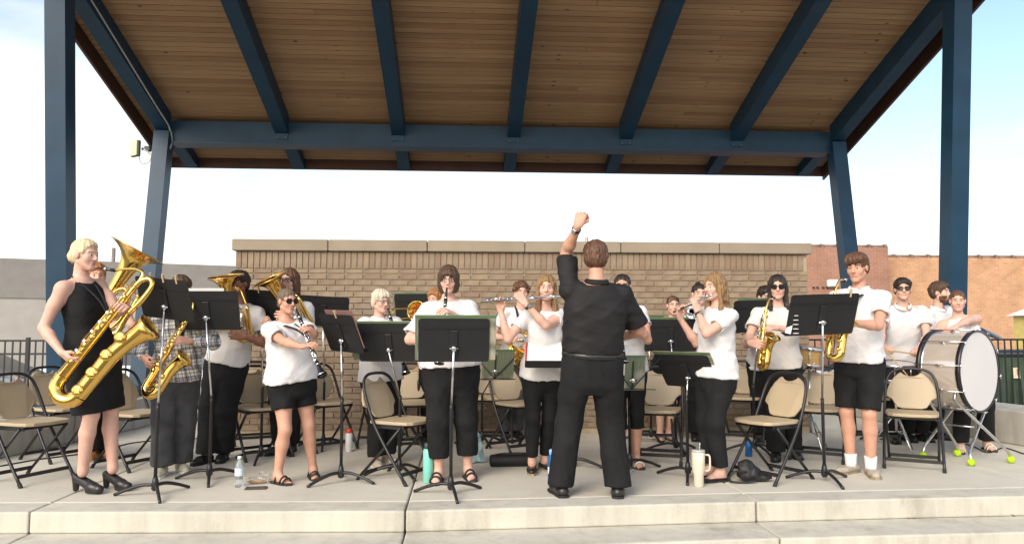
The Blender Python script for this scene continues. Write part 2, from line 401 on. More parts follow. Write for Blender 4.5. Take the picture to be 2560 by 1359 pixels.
    # ---- the body itself, one mesh: coarse trunk and limbs, fine head and hands
    B = Field(lo, hi, hh)
    B.loft(pel, M, tsec(), .02)
    nk = nb+(Hc-nb)*.45
    B.cone(nb, H(0, -.02, -.07), .052*k*wl, .046*k, .025); B.cutcap(nk+hu*.012, hu, .12)
    for sgn in (1, -1):
        B.cone(nb-ta*.012*h, sh[sgn], .036*k, .046*limb, .03); arm(B, sgn, 0, 0); leg(B, sgn, 0, 0)
        B.cone(ank[sgn], ank[sgn]-z*.02*k, .034*k, .034*k, .02)
        if shoe[0] in ('sandal', 'flat', 'bare'):
            A = ank[sgn]; g = td[sgn]; sd_ = np.cross(z, g)*sgn*-1
            B.cone(A-g*.03*k-z*(.045*h-.030), A+g*.10*k-z*(.045*h-.026*k), .028*k, .026*k, .03)
            for q in range(5): b0 = A+g*.10*k+sd_*(.026-.013*q)*k; b0[2] = lift+.022; B.cone(b0, b0+g*(.055-.008*q)*k-z*.006, .014*k, (.0115-.001*q)*k, .008)
            B.cone(A, A+g*.085*k-z*.045*k, .03*k, .022*k, .03)
    for sgn in (1, -1):
        c = wr[sgn]-unit(wr[sgn]-el[sgn])*.018; B.cutcap(c+unit(wr[sgn]-el[sgn])*.012, wr[sgn]-el[sgn], .055)
    parts = [B.mesh()]
    for sgn in (1, -1):
        fd, pn, curl = hd[sgn]; c = wr[sgn]+unit(fd)*.08*k; Fh = Field(c-.135*k, c+.135*k, .0055/fine)
        Fh.cone(wr[sgn]-unit(wr[sgn]-el[sgn])*.06, wr[sgn], .029*k, .0235*k, .01); hand_parts(Fh, wr[sgn], fd, pn, sgn, k, curl)
        Fh.plane(wr[sgn]-unit(wr[sgn]-el[sgn])*.03, el[sgn]-wr[sgn]); parts.append(Fh.mesh())
    G = Field(Hc-np.array([.16, .16, .21])*hs, Hc+np.array([.16, .16, .17])*hs, .0052/fine)
    Mh = np.array([hl, hf, hu]); fw_ = 1.+.10*(w-1)
    G.ell(H(0, -.014, .034), np.array([.075, .094, .083])*hs, Mh, .01); G.ell(H(0, .026, -.028), np.array([.058*fw_, .066, .086])*hs, Mh, .03*hs)
    for sg in (1, -1):
        G.cone(H(sg*.051*fw_, .0, -.055), H(sg*.012, .064, -.098), .020*hs, .020*hs, .022*hs); G.ell(H(sg*.040*fw_, .058, -.026), np.array([.024*fw_, .022, .026])*hs, Mh, .02*hs)
        G.ell(H(sg*.0775, -.006, -.004), np.array([.010, .021, .032])*hs, Mh, .006); G.cone(H(sg*.012, .086, .024), H(sg*.045, .066, .024), .011*hs, .010*hs, .014*hs)
    G.ell(H(0, .068, -.098), np.array([.022, .018, .018])*hs, Mh, .014*hs)
    for sg in (1, -1): G.ell(H(sg*.031, .104, .005), np.array([.019, .018, .013])*hs, Mh, .010*hs, 's')
    G.cone(H(0, .086, .014), H(0, .107, -.026), .0085*hs, .0125*hs, .009*hs)
    for sg in (1, -1): G.cone(H(sg*.011, .095, -.031), H(sg*.011, .092, -.031), .0085*hs, .008*hs, .006*hs)
    G.cone(H(-.017, .083, -.0575), H(.017, .083, -.0575), .0075*hs, .0075*hs, .006*hs); G.cone(H(-.015, .083, -.069), H(.015, .083, -.069), .0085*hs, .0085*hs, .006*hs)
    for sg in (1, -1): G.cone(H(sg*.018, .079, .0098), H(sg*.044, .070, .0075), .0070*hs, .0068*hs, .003); G.cone(H(sg*.019, .078, -.0045), H(sg*.042, .070, -.003), .006*hs, .006*hs, .004)
    G.cone(nb-ta*.0, H(0, -.02, -.07), .052*k*wl, .046*k, .025); G.plane(nk-hu*.015, -hu)
    gv, gf = G.mesh(); q = (gv[gf].mean(1)-Hc)/hs; X, Yq, Z = q@hl, q@hf, q@hu
    mi = np.zeros(len(gf), int)
    mi[((X/.023)**2+((Z+.0635)/(.0105-.12*np.abs(X)))**2 < 1) & (Yq > .078)] = 1
    mi[(np.abs(X) > .012) & (np.abs(X) < .050) & (Z > .0215+.10*np.maximum(0, .02-np.abs(X))) & (Z < .0325) & (Yq > .055)] = 2
    if beard: mi[(Z < -.042-.35*np.maximum(0, .03-np.abs(X))*(Z > -.055)) & (Yq > .012) & (Z > -.125) & ~((np.abs(X) < .022) & (Z > -.075))] = 2
    parts.append((gv, gf, mi))
    body = link('body', to_mesh('body', parts), [mat_(skin), mat_('lips'), mat_(beard or brow)], root, loc)
    for sg in (1, -1):
        m = MB(); m.ball(H(sg*.031, .0745, .003), .0122*hs, 10); m.build('eye', mat_('eye_white'), body, loc, True)
        m = MB(); c = V(H(sg*.031, .0745, .003)); m.lathe([(.0095*hs, .0072*hs), (.0128*hs, .005*hs)], c, V(hf), 8); m.build('iris', mat_('iris'), body, loc, True)
    # ---- trousers, shorts, leggings
    if bot:
        ty, mm, end, sl = bot[:4]; flare = bot[4] if len(bot) > 4 else 0.
        F = Field(lo, hi, .0125/fine); wt = (top.get('hem', -.005)+.035)*h if top and not top.get('tuck') else .052*h
        ps = tsec(.012+sl*.3); F.loft(pel, M, ([(-.112*h, ps[0][1]*.72, ps[0][2]*.7, 0, 0)] if ty != 'shorts' else [(-.088*h, ps[0][1]*.75, ps[0][2]*.7, 0, 0)])+ps, .02)
        F.plane(pel+ta*wt, ta)
        for sgn in (1, -1):
            H0, K, A = hip[sgn], kn[sgn], ank[sgn]; Fl = Field(lo, hi, .0125/fine); (leg(Fl, sgn, .008+sl, .010+sl*1.1, .025, flare) if ty != 'pants' else trouser(Fl, sgn, .008+sl, flare))
            tot = np.linalg.norm(K-H0)+np.linalg.norm(A-K); e = end*tot; a = np.linalg.norm(K-H0)
            p, d = (H0+(K-H0)*(e/a), K-H0) if e < a else (K+(A-K)*((e-a)/(tot-a)), A-K)
            d = unit(d)
            if e < a: Fl.plane(p, d)
            else: Fl.plane(p, unit(d+np.array([0, 0, -1.5])))
            F.join(Fl, .03 if ty != 'shorts' else .012)
        F.ripple(.0055 if ty != 'leggings' else .0015, sum(map(ord, key)), (22, 22, 9)); F.plane([0, 0, lift+.012], [0, 0, -1])
        link({'shorts': 'shorts', 'leggings': 'leggings'}.get(ty, 'trousers'), to_mesh('trousers', [F.mesh()]), mat_(mm), root, loc)
    # ---- shirt or dress
    if top:
        hem = top.get('hem', -.005)*h; sl = top.get('slack', .012); F = Field(lo, hi, .0115/fine); fr_ = top.get('sleeve', .6); holes = []
        ss = [(t, rx+(.016*(t < .085*h) if not top.get('tuck') else .004), ry+(.018*(t < .085*h) if not top.get('tuck') else .004), cx, cy) for t, rx, ry, cx, cy in tsec(.011+sl*.4, top.get('loose', .7), 1.)]
        if top.get('skirt'): ss = [(-top['skirt']*h, .092*h*w+.02, .075*h+.02, 0, 0), (-.10*h, .104*h*w*hip_w+.012, .078*h+.012, 0, 0)]+ss[1:]
        F.loft(pel, M, ss, .015)
        for sgn in (1, -1):
            F.cone(nb-ta*.016*h, sh[sgn], .036*k+.009, .046*limb+.008 if fr_ else .02, .03)
            if fr_:
                g = .010+sl*.75
                if fr_ <= 1:
                    e = sh[sgn]+(el[sgn]-sh[sgn])*fr_; d = unit(el[sgn]-sh[sgn])
                    Fs = Field(lo, hi, .0115/fine); Fs.cone(sh[sgn]-tl*sgn*.012, e+d*.03, .050*limb+.007, .045*limb+g*1.1, .03); Fs.plane(e, d); F.join(Fs, .030); holes.append((e-d*.012, e+d*.10, .040*limb+g*.35, .042*limb+g*.5))
                else: arm(F, sgn, g, g*.8, kk=.025); F.cutcap(wr[sgn]-unit(wr[sgn]-el[sgn])*.012, wr[sgn]-el[sgn], .09)
        if not top.get('skirt'): F.plane(pel+ta*hem-ta*.0, -ta+tl*.06*top.get('slope', 0))
        else: F.plane(pel-ta*top['skirt']*h*.985, -ta)
        nr = top.get('neck', .047 if top.get('collar') else .068)*k; F.ell(nb+ta*.020*h+f*top.get('vneck', .012)*k, np.array([nr*1.12, nr*1.05, top.get('ndeep', .055)*k]), M, .006, 's')
        if not fr_:
            for sgn in (1, -1): F.ell(sh[sgn]+tl*sgn*.045*k-ta*.01, np.array([.075, .10, .095])*k, M, .006, 's')
        F.ripple(top.get('wr', .0075), sum(map(ord, key))*7+1, (19, 19, 21))
        for hq in holes: F.cone(*hq, .003, 's')
        link('dress' if top.get('skirt') else 'shirt', to_mesh('shirt', [F.mesh()]), mat_(top['m']), root, loc)
        if top.get('collar'):
            m = MB(); n = 20; vs = []
            for ring, (rr, zz) in enumerate(((.064, .030), (.070, .036), (.088, .006), (.082, .002))):
                for q in range(n):
                    a = 2*math.pi*(q+.5)/n; drop = -.020*max(0, -math.sin(a))**2 if ring < 4 else 0
                    p = nb+(tl*math.cos(a)*rr*1.02-tf*math.sin(a)*rr*.98)*k*(.8+.2*w)+ta*(zz+drop-.006)*k+f*.006; vs.append(p)
            fs = [(i*n+q, i*n+(q+1) % n, ((i+1) % 4)*n+(q+1) % n, ((i+1) % 4)*n+q) for i in range(4) for q in range(n) if not (n*.70 < q < n*.79)]
            m.add(vs, fs); m.build('collar', mat_(top['m']), root, loc, True)
        if top.get('tuck'):
            m = MB(); bs = [s for s in tsec(.012+bot[3]*.3+.004) if abs(s[0]-.05*h) < .04*h][0]
            pts = [pel+ta*.044*h+tl*math.cos(a)*(bs[1]+.001)+tf*(math.sin(a)*(bs[2]+.001)+bs[4]) for a in [2*math.pi*q/28 for q in range(28)]]
            for dz in (-.016, -.005, .006, .016): pass
            n = 28; vs = [p+ta*dz*k for dz in (-.018, .018) for p in pts]; m.add(vs, [(q, (q+1) % n, n+(q+1) % n, n+q) for q in range(n)]); o_ = m.build('belt', mat_('belt'), root, loc, True); md = o_.modifiers.new('s', 'SOLIDIFY'); md.thickness = .004
    # ---- hair
    st, hm = hair[:2]; F = Field(Hc-np.array([.2, .2, .62 if st in ('long', 'longside') else .24])*hs, Hc+np.array([.2, .2, .2])*hs, .0072/fine)
    t = {'short': .011, 'buzz': .003, 'tight': .004, 'bun': .005, 'thin': .004, 'updo': .005, 'pixie': .008}.get(st, .009)
    F.ell(H(0, -.018, .042), np.array([.078+t, .096+t, .084+t])*hs, Mh, .005)
    if st in ('short', 'buzz', 'boy', 'curly', 'thin'):
        F.ell(H(0, -.035, -.01), np.array([.076+t, .072+t, .075])*hs, Mh, .015)
    if st == 'boy':
        F.ell(H(0, .022, .082), np.array([.086, .098, .050])*hs, Mh, .02); F.ell(H(-.02, .085, .062), np.array([.062, .032, .030])*hs, Mh, .02)
    if st == 'curly':
        r_ = np.random.default_rng(3)
        for q in range(46):
            d = unit(r_.normal(size=3)*np.array([1, 1, .8])+np.array([0, -.2, .55])); F.ell(H(d[0]*.088, -.012+d[1]*.10, .04+d[2]*.088), np.array([.024]*3)*hs, Mh, .01)
    if st == 'short':
        r_ = np.random.default_rng(sum(map(ord, key)))
        for q in range(60):
            d = unit(r_.normal(size=3)+np.array([0, -.35, .35])); F.cone(H(d[0]*.086, -.018+d[1]*.104, .04+d[2]*.092), H(d[0]*.090+r_.normal()*.008, -.020+d[1]*.108, .04+d[2]*.092-.022), .011*hs, .005*hs, .008)
    if st == 'short' and sex == 'm': F.ell(H(0, .01, .075), np.array([.078, .092, .05])*hs, Mh, .02)
    cut = []
    if st == 'bob':
        F.loft(H(0, 0, 0), Mh, [(-.115*hs, .078*hs, .085*hs, 0, -.035*hs), (-.05*hs, .098*hs, .105*hs, 0, -.02*hs), (.05*hs, .092*hs, .108*hs, 0, -.012*hs)], .02)
        F.ell(H(0, .062, .062), np.array([.062, .040, .030])*hs, Mh, .02)
    if st in ('long', 'longside', 'shag'):
        F.loft(H(0, 0, 0), Mh, [(-.13*hs, .078*hs, .05*hs, 0, -.055*hs), (-.04*hs, .092*hs, .085*hs, 0, -.03*hs), (.05*hs, .090*hs, .104*hs, 0, -.014*hs)], .02)
        if st != 'shag':
            ln = hair[2] if len(hair) > 2 else .36
            b0 = nb-f*.075*k-ta*.02; F.cone(H(0, -.07, -.05), b0, .062*hs, .062*hs, .04); F.cone(b0, b0-ta*(ln-.18)-f*.01, .062*hs, .030*hs, .03)
            for sg in ((1, -1) if st == 'long' else (1, -1)):
                a = H(sg*.078, .012, -.01); b = nb+tl*sg*.075*k+f*.035*k-ta*.01; F.cone(a, b, .020*hs, .026*hs, .02)
                F.cone(b, b-ta*(ln-.2)*(1 if st == 'longside' else .5)+f*.05*k, .026*hs, .016*hs, .02)
    if st == 'pixie':
        F.ell(H(0, -.03, -.015), np.array([.084, .084, .085])*hs, Mh, .02); F.ell(H(.03, .058, .066), np.array([.050, .034, .026])*hs, Mh, .02); F.ell(H(0, .0, .07), np.array([.085, .098, .06])*hs, Mh, .02)
    if st == 'updo':
        F.ell(H(0, -.03, -.01), np.array([.083, .078, .072])*hs, Mh, .02); F.ell(H(0, -.105, -.02), np.array([.052, .04, .048])*hs, Mh, .02)
        for sg in (1, -1): F.cone(H(sg*.072, .040, .035), H(sg*.080, -.02, -.035), .010*hs, .008*hs, .012)
        F.cone(H(.02, -.12, -.03), H(.03, -.14, -.075), .016*hs, .006*hs, .01); F.ell(H(.0, .005, .078), np.array([.076, .072, .042])*hs, Mh, .02)
    if st == 'bun': F.ell(H(0, -.06, .12), np.array([.035, .035, .032])*hs, Mh, .01)
    if st in ('tight', 'bun', 'thin'): F.ell(H(0, -.045, -.02), np.array([.072, .062, .07])*hs, Mh, .015)
    if st == 'tail' or st == 'tight': F.ell(H(0, -.115, -.005), np.array([.03, .03, .035])*hs, Mh, .01)
    # clear the face and ears
    fc = {'boy': (.100, -.056, .100), 'bob': (.108, -.056, .100), 'shag': (.105, -.040, .118), 'pixie': (.104, -.05, .105), 'updo': (.100, -.030, .116), 'long': (.104, -.045, .115), 'longside': (.104, -.045, .115)}.get(st, (.105, -.042, .114))
    F.ell(H(0, fc[0], fc[1]), np.array([.063 if st in ('bob', 'long', 'longside', 'shag') else .090 if st == 'updo' else .076, .080, fc[2]])*hs, Mh, .008, 's')
    if st in ('short', 'buzz', 'boy', 'curly', 'tight', 'bun', 'thin', 'pixie', 'updo'):
        for sg in (1, -1): F.ell(H(sg*.084, .014, -.032), np.array([.030, .036 if st != 'pixie' else .026, .046])*hs, Mh, .006, 's')
        F.plane(H(0, -.05, {'updo': -.082, 'pixie': -.075, 'short': -.082, 'curly': -.06}.get(st, -.06)), -hu)
    # strand relief running down from the crown
    m = np.abs(F.D) < .03; I = np.argwhere(m); Pp = np.stack([F.ax[i][I[:, i]] for i in range(3)], 1)-Hc; a_ = np.arctan2(Pp@hl, Pp@hf+.02); zz = (Pp@hu)/hs
    amp = .0018 if st == 'updo' else .0040 if st in ('boy', 'shag', 'long', 'longside', 'pixie') else .0028
    F.D[m] += amp*(np.sin(a_*17+6*zz+1.4*np.sin(a_*5+9*zz))+.6*np.sin(a_*31-11*zz)) if st != 'curly' else .005*np.sin(Pp@hl*130)*np.sin(Pp@hu*120+1)
    if st != 'curly': F.D[m] += .0022*np.sin(Pp@np.array([210, 60, 90.])+2*np.sin(Pp@np.array([40, 90, 70.])))*np.sin(Pp@np.array([-70, 190, 120.]))
    hv, hq = F.mesh(); ho = link('hair', to_mesh('hair', [(hv, hq)]), mat_(hm), root, loc)
    # ---- glasses
    if glasses:
        gm = mat_('black_gloss' if glasses != 'clear' else 'glasses_rim'); zz = .075 if glasses == 'up' else .004; yy = .062 if glasses == 'up' else 0
        m = MB(); rw, rh = (.030, .022) if glasses in ('sun', 'up') else (.026, .020)
        gl = thing_child('sunglasses' if glasses != 'clear' else 'eyeglasses', root, loc)
        for sg in (1, -1):
            c = np.array([sg*.033, .099-yy*.35 if glasses != 'up' else .078, zz])
            pts = [H(c[0]+rw*math.cos(a)*(1 if math.cos(a)*sg < 0 else 1.05), c[1]-.012*abs(c[0]+rw*math.cos(a))/.06-(0 if glasses != 'up' else .25*(zz-.075+rh*math.sin(a))+.012), c[2]+rh*math.copysign(abs(math.sin(a))**.8, math.sin(a))) for a in [2*math.pi*q/16 for q in range(16)]]
            m.tube(pts, .0022*hs if glasses == 'clear' else .003*hs, 5, closed=True)
            m.tube([H(sg*.062, .088 if glasses != 'up' else .055, zz+.006), H(sg*.078, .02, zz+.008), H(sg*.080, -.008, zz+.004)], .0026*hs, 5)
            if glasses != 'clear' or True:
                q = MB(); n = len(pts); q.add(pts+[p-hf*.0022 for p in pts], [tuple(range(n)), tuple(range(2*n-1, n-1, -1))]); q.build('lens', mat_('dark_lens' if glasses != 'clear' else 'clear_lens'), gl)
        m.tube([H(-.008, .098 if glasses != 'up' else .075, zz+.004), H(.008, .098 if glasses != 'up' else .075, zz+.004)], .003*hs, 5); m.build('frame', gm, gl, None, True)
        gl.location = (0, 0, 0)
        for ch in gl.children: ch.data.transform(Matrix.Translation(-V(loc)))
    # ---- shoes
    ty, smat = shoe[:2]
    for sgn in (1, -1):
        A, g = ank[sgn].copy(), td[sgn]; sdv = np.cross(z, g); base = np.array([A[0], A[1], 0.])
        if ty in ('shoe', 'sneaker', 'slip', 'flat'):
            F = Field(base-.24*k, base+.26*k, .0085/fine); hz = {'shoe': .075, 'sneaker': .08, 'slip': .055, 'flat': .032}[ty]*k
            F.cone(base-g*.045*k+z*.036*k, base+g*.10*k+z*.032*k, .040*k, .042*k, .02); F.cone(base+g*.10*k+z*.030*k, base+g*.165*k+z*.024*k, .042*k, .030*k, .02)
            if ty in ('shoe', 'sneaker'): F.cone(base-g*.01*k+z*.05*k, base+z*(hz+.01), .044*k, .042*k, .02)
            F.plane(base+z*.014, -z); F.plane(base+z*hz-g*0, z+(0 if ty in ('shoe', 'sneaker') else .0)*g)
            if ty in ('slip', 'flat'): F.ell(base+g*.005*k+z*(hz+.028*k), np.array([.036, .075, .045])*k, np.array([sdv, g, z]), .004, 's')
            s_ = link('shoe', to_mesh('shoe', [F.mesh()]), mat_(smat), root, loc)
            m = MB(); ol = [(.036, -.075), (.044, -.02), (.040, .04), (.050, .10), (.044, .16), (.020, .196), (-.014, .196), (-.036, .165), (-.043, .10), (-.036, .04), (-.042, -.02), (-.034, -.075), (0, -.088)]
            m.prism([(x*k, y*k) for x, y in ol][::-1], .016, base+z*.0085, V(sdv), V(g)); m.build('sole', mat_(shoe[2] if len(shoe) > 2 else 'black_rubber'), s_, loc)
        if ty == 'sandal':
            m = MB(); ol = [(.034, -.07), (.040, 0), (.046, .09), (.040, .15), (.016, .175), (-.03, .155), (-.042, .09), (-.036, 0), (-.032, -.07)]
            m.prism([(x*k, y*k) for x, y in ol][::-1], .018, base+z*.0095, V(sdv), V(g)); s_ = m.build('sandal', mat_('sandal_sole'), root, loc)
            for y0, hz in (((.115, .052), (.075, .066), (.01, .088)) if len(shoe) < 3 else ((.10, .055), (.055, .078))):
                m = MB(); m.tube([base+sdv*(.046*k*math.cos(a))+g*(y0*k+.012*math.sin(a))+z*(.012+hz*k*math.sin(a)*.92) for a in [math.pi*q/10 for q in range(11)]], .0085*k, 5); m.build('strap', mat_(smat), s_, loc, True)
        if ty == 'heel':
            F = Field(base-.24, base+.27, .008); F.cone(base-g*.05+z*.105, base+g*.10+z*.045, .034, .038, .015); F.cone(base+g*.10+z*.042, base+g*.165+z*.036, .040, .030, .015)
            F.cone(base-g*.058+z*.105, base-g*.062+z*.02, .032, .020, .01); F.cone(base+g*.08+z*.022, base+g*.155+z*.020, .036, .030, .012); F.plane(base+z*.004, -z)
            F.ell(base+g*.0+z*.150, np.array([.028, .098, .055]), np.array([sdv, unit(g-z*.35), unit(z+g*.35)]), .004, 's')
            link('shoe', to_mesh('shoe', [F.mesh()]), mat_(smat), root, loc)
    PEOPLE[key] = dict(root=root, loc=loc, H=H, hf=hf, nb=nb, wr=wr, el=el, sh=sh, k=k, M=M, pel=pel, tl=tl, tf=tf, ta=ta, z=z, f=f)
    if strap:  # neck strap from both shoulders down to the instrument's ring
        m = MB(); tgt = np.array(strap)
        for sg in (1, -1):
            p = spline([nb-f*.05*k+ta*.0, nb+tl*sg*.062*k+ta*.012, nb+tl*sg*.055*k+f*.06*k-ta*.03*k, nb+(tgt-nb)*.55+tl*sg*.02+f*.05*k, tgt], 5)
            for a, b in zip(p[:-1], p[1:]): m.beam(a, b, .024, .004, V(f)+V((0, 0, .2)))
        m.build('neck_strap', mat_('strap_black'), root, loc)
    if watch:
        sg = watch; d = unit(wr[sg]-el[sg]); c = wr[sg]-d*.03; e = V(d).orthogonal().normalized(); m = MB()
        m.lathe([(-.010, .0285*k), (.010, .0275*k)], c, V(d), 14, False); o_ = m.build('watch_band', mat_('dark_band'), root, loc, True); md = o_.modifiers.new('s', 'SOLIDIFY'); md.thickness = .004; md.offset = 1
        bk = V(unit(-np.array(hd[sg][1]))); bk = (bk-V(d)*bk.dot(V(d))).normalized(); rot = Matrix((bk.cross(V(d)), V(d), bk)).transposed()
        m = MB(); m.box(V(c)+bk*.033*k, (.032, .036, .010), rot, .003); m.build('watch_face', mat_('watch_grey'), root, loc)
    return root
def thing_child(name, parent, loc):
    o = bpy.data.objects.new(name, None); C.objects.link(o); o.parent = parent; return o
_MD = dict(
 skin_fair=dict(col=(.66, .395, .305), rough=.5, var=.07, vscale=14, bump=.04, bscale=300, sss=.12, spec=.35), skin_tan=dict(col=(.58, .315, .22), rough=.5, var=.07, vscale=14, bump=.04, bscale=300, sss=.1, spec=.35),
 skin_dark=dict(col=(.30, .135, .08), rough=.5, var=.07, vscale=14, sss=.08, spec=.35), lips=dict(col=(.50, .19, .16), rough=.45, var=.05),
 eye_white=dict(col=(.62, .58, .54), rough=.25, var=0), iris=dict(col=(.035, .03, .03), rough=.2, var=0),
 hair_brown=dict(col=(.075, .040, .022), rough=.55, var=.45, vscale=30, stretch=(4, 4, .5), bump=.5, bscale=90), hair_dark=dict(col=(.022, .015, .012), rough=.5, var=.4, vscale=30, stretch=(4, 4, .5), bump=.4, bscale=90),
 hair_blond=dict(col=(.74, .58, .36), rough=.5, var=.4, vscale=26, stretch=(4, 4, .5), bump=.5, bscale=90), hair_dirty=dict(col=(.26, .15, .065), rough=.5, var=.4, vscale=26, stretch=(4, 4, .4), bump=.5, bscale=90),
 hair_white=dict(col=(.62, .55, .42), rough=.6, var=.25, vscale=26, stretch=(4, 4, .5), bump=.5, bscale=90), hair_grey=dict(col=(.15, .105, .075), rough=.6, var=.4, vscale=30, stretch=(4, 4, .5), bump=.5, bscale=90),
 hair_ginger=dict(col=(.36, .15, .05), rough=.55, var=.35, vscale=30, stretch=(4, 4, .5), bump=.4, bscale=90), hair_auburn=dict(col=(.11, .05, .026), rough=.55, var=.45, vscale=30, stretch=(4, 4, .5), bump=.4, bscale=90),
 white_cloth=dict(col=(.70, .685, .69), rough=.85, var=.04, vscale=5, bump=.22, bscale=38, sheen=.2), cream_cloth=dict(col=(.66, .635, .61), rough=.85, var=.04, vscale=5, bump=.22, bscale=34, sheen=.2),
 black_cloth=dict(col=(.012, .012, .013), rough=.85, var=.25, vscale=7, bump=.3, bscale=40, spec=.25), charcoal=dict(col=(.070, .070, .074), rough=.9, var=.35, vscale=6, bump=.35, bscale=30, spec=.2), black_shirt=dict(col=(.014, .013, .014), rough=.75, var=.25, vscale=6, bump=.3, bscale=26, spec=.3),
 leg_black=dict(col=(.010, .010, .011), rough=.8, var=.2, spec=.25), belt=dict(col=(.02, .02, .02), rough=.35, var=.1), black_shoe=dict(col=(.016, .015, .015), rough=.35, var=.15), black_rubber=dict(col=(.015, .015, .015), rough=.8, var=.1),
 brown_shoe=dict(col=(.22, .09, .03), rough=.35, var=.25), tan_suede=dict(col=(.40, .35, .28), rough=.9, var=.12, bump=.2, bscale=150), canvas_yellow=dict(col=(.52, .48, .36), rough=.9, var=.1), white_sole=dict(col=(.66, .62, .55), rough=.7, var=.08), tan_sole=dict(col=(.30, .24, .17), rough=.8, var=.1),
 sandal_sole=dict(col=(.03, .027, .025), rough=.8, var=.1), strap_black=dict(col=(.016, .016, .017), rough=.6, var=.1), strap_white=dict(col=(.68, .62, .52), rough=.5, var=.08), dark_band=dict(col=(.02, .02, .022), rough=.5, var=0), watch_grey=dict(col=(.35, .35, .36), rough=.25, metal=.6, var=0),
 white_sock=dict(col=(.80, .79, .80), rough=.95, var=.03, bump=.3, bscale=120), black_gloss=dict(col=(.012, .012, .012), rough=.15, var=0), glasses_rim=dict(col=(.05, .03, .025), rough=.3, var=0), dark_lens=dict(col=(.012, .011, .013), rough=.06, var=0),
)
def mat_(n):
    if isinstance(n, bpy.types.Material): return n
    if n in MATS: return MATS[n]
    if n == 'clear_lens': return mat(n, (.9, .95, 1), .05, var=0, trans=1., alpha=.35)
    return mat(n, **_MD[n])
# ================================================================ the setting
def concrete(name, col, dark=.75, sc_=1.2, streak=0.):
    if name in MATS: return MATS[name]
    m = bpy.data.materials.new(name); m.use_nodes = True; t = m.node_tree; b = t.nodes['Principled BSDF']; n = t.nodes.new; l = t.links.new
    b.inputs['Roughness'].default_value = .85; b.inputs['Specular IOR Level'].default_value = .3
    tcn = n('ShaderNodeTexCoord')
    def noise(sc, det, rough=.6, st=(1, 1, 1)):
        mpn = n('ShaderNodeMapping'); mpn.inputs['Scale'].default_value = st; l(tcn.outputs['Object'], mpn.inputs[0])
        q = n('ShaderNodeTexNoise'); q.inputs['Scale'].default_value = sc; q.inputs['Detail'].default_value = det; q.inputs['Roughness'].default_value = rough; l(mpn.outputs[0], q.inputs['Vector']); return q
    def ramp(src, p0, c0, p1, c1):
        r = n('ShaderNodeValToRGB'); e = r.color_ramp.elements; e[0].position, e[1].position = p0, p1; e[0].color = (*c0, 1); e[1].color = (*c1, 1); l(src.outputs[0], r.inputs[0]); return r
    def mul(a, b_, f=1.):
        x = n('ShaderNodeMix'); x.data_type = 'RGBA'; x.blend_type = 'MULTIPLY'; x.inputs[0].default_value = f; l(a, x.inputs[6]); l(b_, x.inputs[7]); return x.outputs[2]
    big = ramp(noise(sc_, 6), .3, tuple(c*.9 for c in col), .72, tuple(min(1, c*1.06) for c in col))
    fine = ramp(noise(90, 4, .8), .2, (.86,)*3, .8, (1.08,)*3)
    stain = ramp(noise(2.3, 8, .7, (1, 1, .5)), .30, (dark, dark*.98, dark*.94), .46, (1, 1, 1))
    o = mul(mul(big.outputs[0], fine.outputs[0]), stain.outputs[0])
    if streak:
        sk = ramp(noise(5, 5, .6, (1.6, 1.6, .14)), .34, (1-streak,)*3, .55, (1, 1, 1)); o = mul(o, sk.outputs[0])
    l(o, b.inputs['Base Color'])
    bp = n('ShaderNodeBump'); bp.inputs['Strength'].default_value = .25; bp.inputs['Distance'].default_value = .004; l(noise(140, 5, .8).outputs[0], bp.inputs['Height']); l(bp.outputs[0], b.inputs['Normal'])
    MATS[name] = m; return m
CONC = concrete('concrete_floor', (.60, .565, .48), .86); RISER = concrete('concrete_riser', (.565, .535, .455), .70, 1.6, .14); SEATW = concrete('concrete_wall', (.43, .41, .36), .8, 1.5, .2)
GRASS = mat('parking_ground', (.16, .15, .135), .9, var=.2, vscale=.6, bump=.3, bscale=20)
def struct(o): return tag(o, kind='structure')
m = MB(); m.add([(-300, -60, -.66), (300, -60, -.66), (300, 500, -.66), (-300, 500, -.66)], [(0, 1, 2, 3)]); struct(m.build('ground', GRASS))
# stage: slabs between the joints, a slightly angled front, an edge strip, then steps
JX = [-7.2, -2.80, -.37, 2.02, 4.4, 8.2]; JY = [5.36, 5.136, 5.012, 5.107, 5.16, 5.26]
g = .005
def slab(name, i, dy0, dy1, z0, z1, mt):
    x0, x1 = JX[i]+g, JX[i+1]-g; a, b = JY[i], JY[i+1]
    y1a, y1b = (a+dy1, b+dy1) if dy1 < 5 else (dy1, dy1); m = MB()
    m.hexa([(x0, a+dy0, z0), (x1, b+dy0, z0), (x1, y1b, z0), (x0, y1a, z0), (x0, a+dy0, z1), (x1, b+dy0, z1), (x1, y1b, z1), (x0, y1a, z1)])
    o = m.build(name, mt); md = o.modifiers.new('b', 'BEVEL'); md.width = .012; md.segments = 2; return struct(o)
for i in range(5):
    slab('stage_edge', i, 0, .262, -.139, 0, RISER); slab('stage_floor', i, .268, 11.2, -.2, .0, CONC)
    for q in range(1, 5): slab('step', i, -.38*q, -.38*(q-1)+.3, -.14*q-.13, -.14*q, RISER)
m = MB(); m.box((.5, 8.2, -.40), (15.2, 6.1, .36)); struct(m.build('stage_base', RISER))
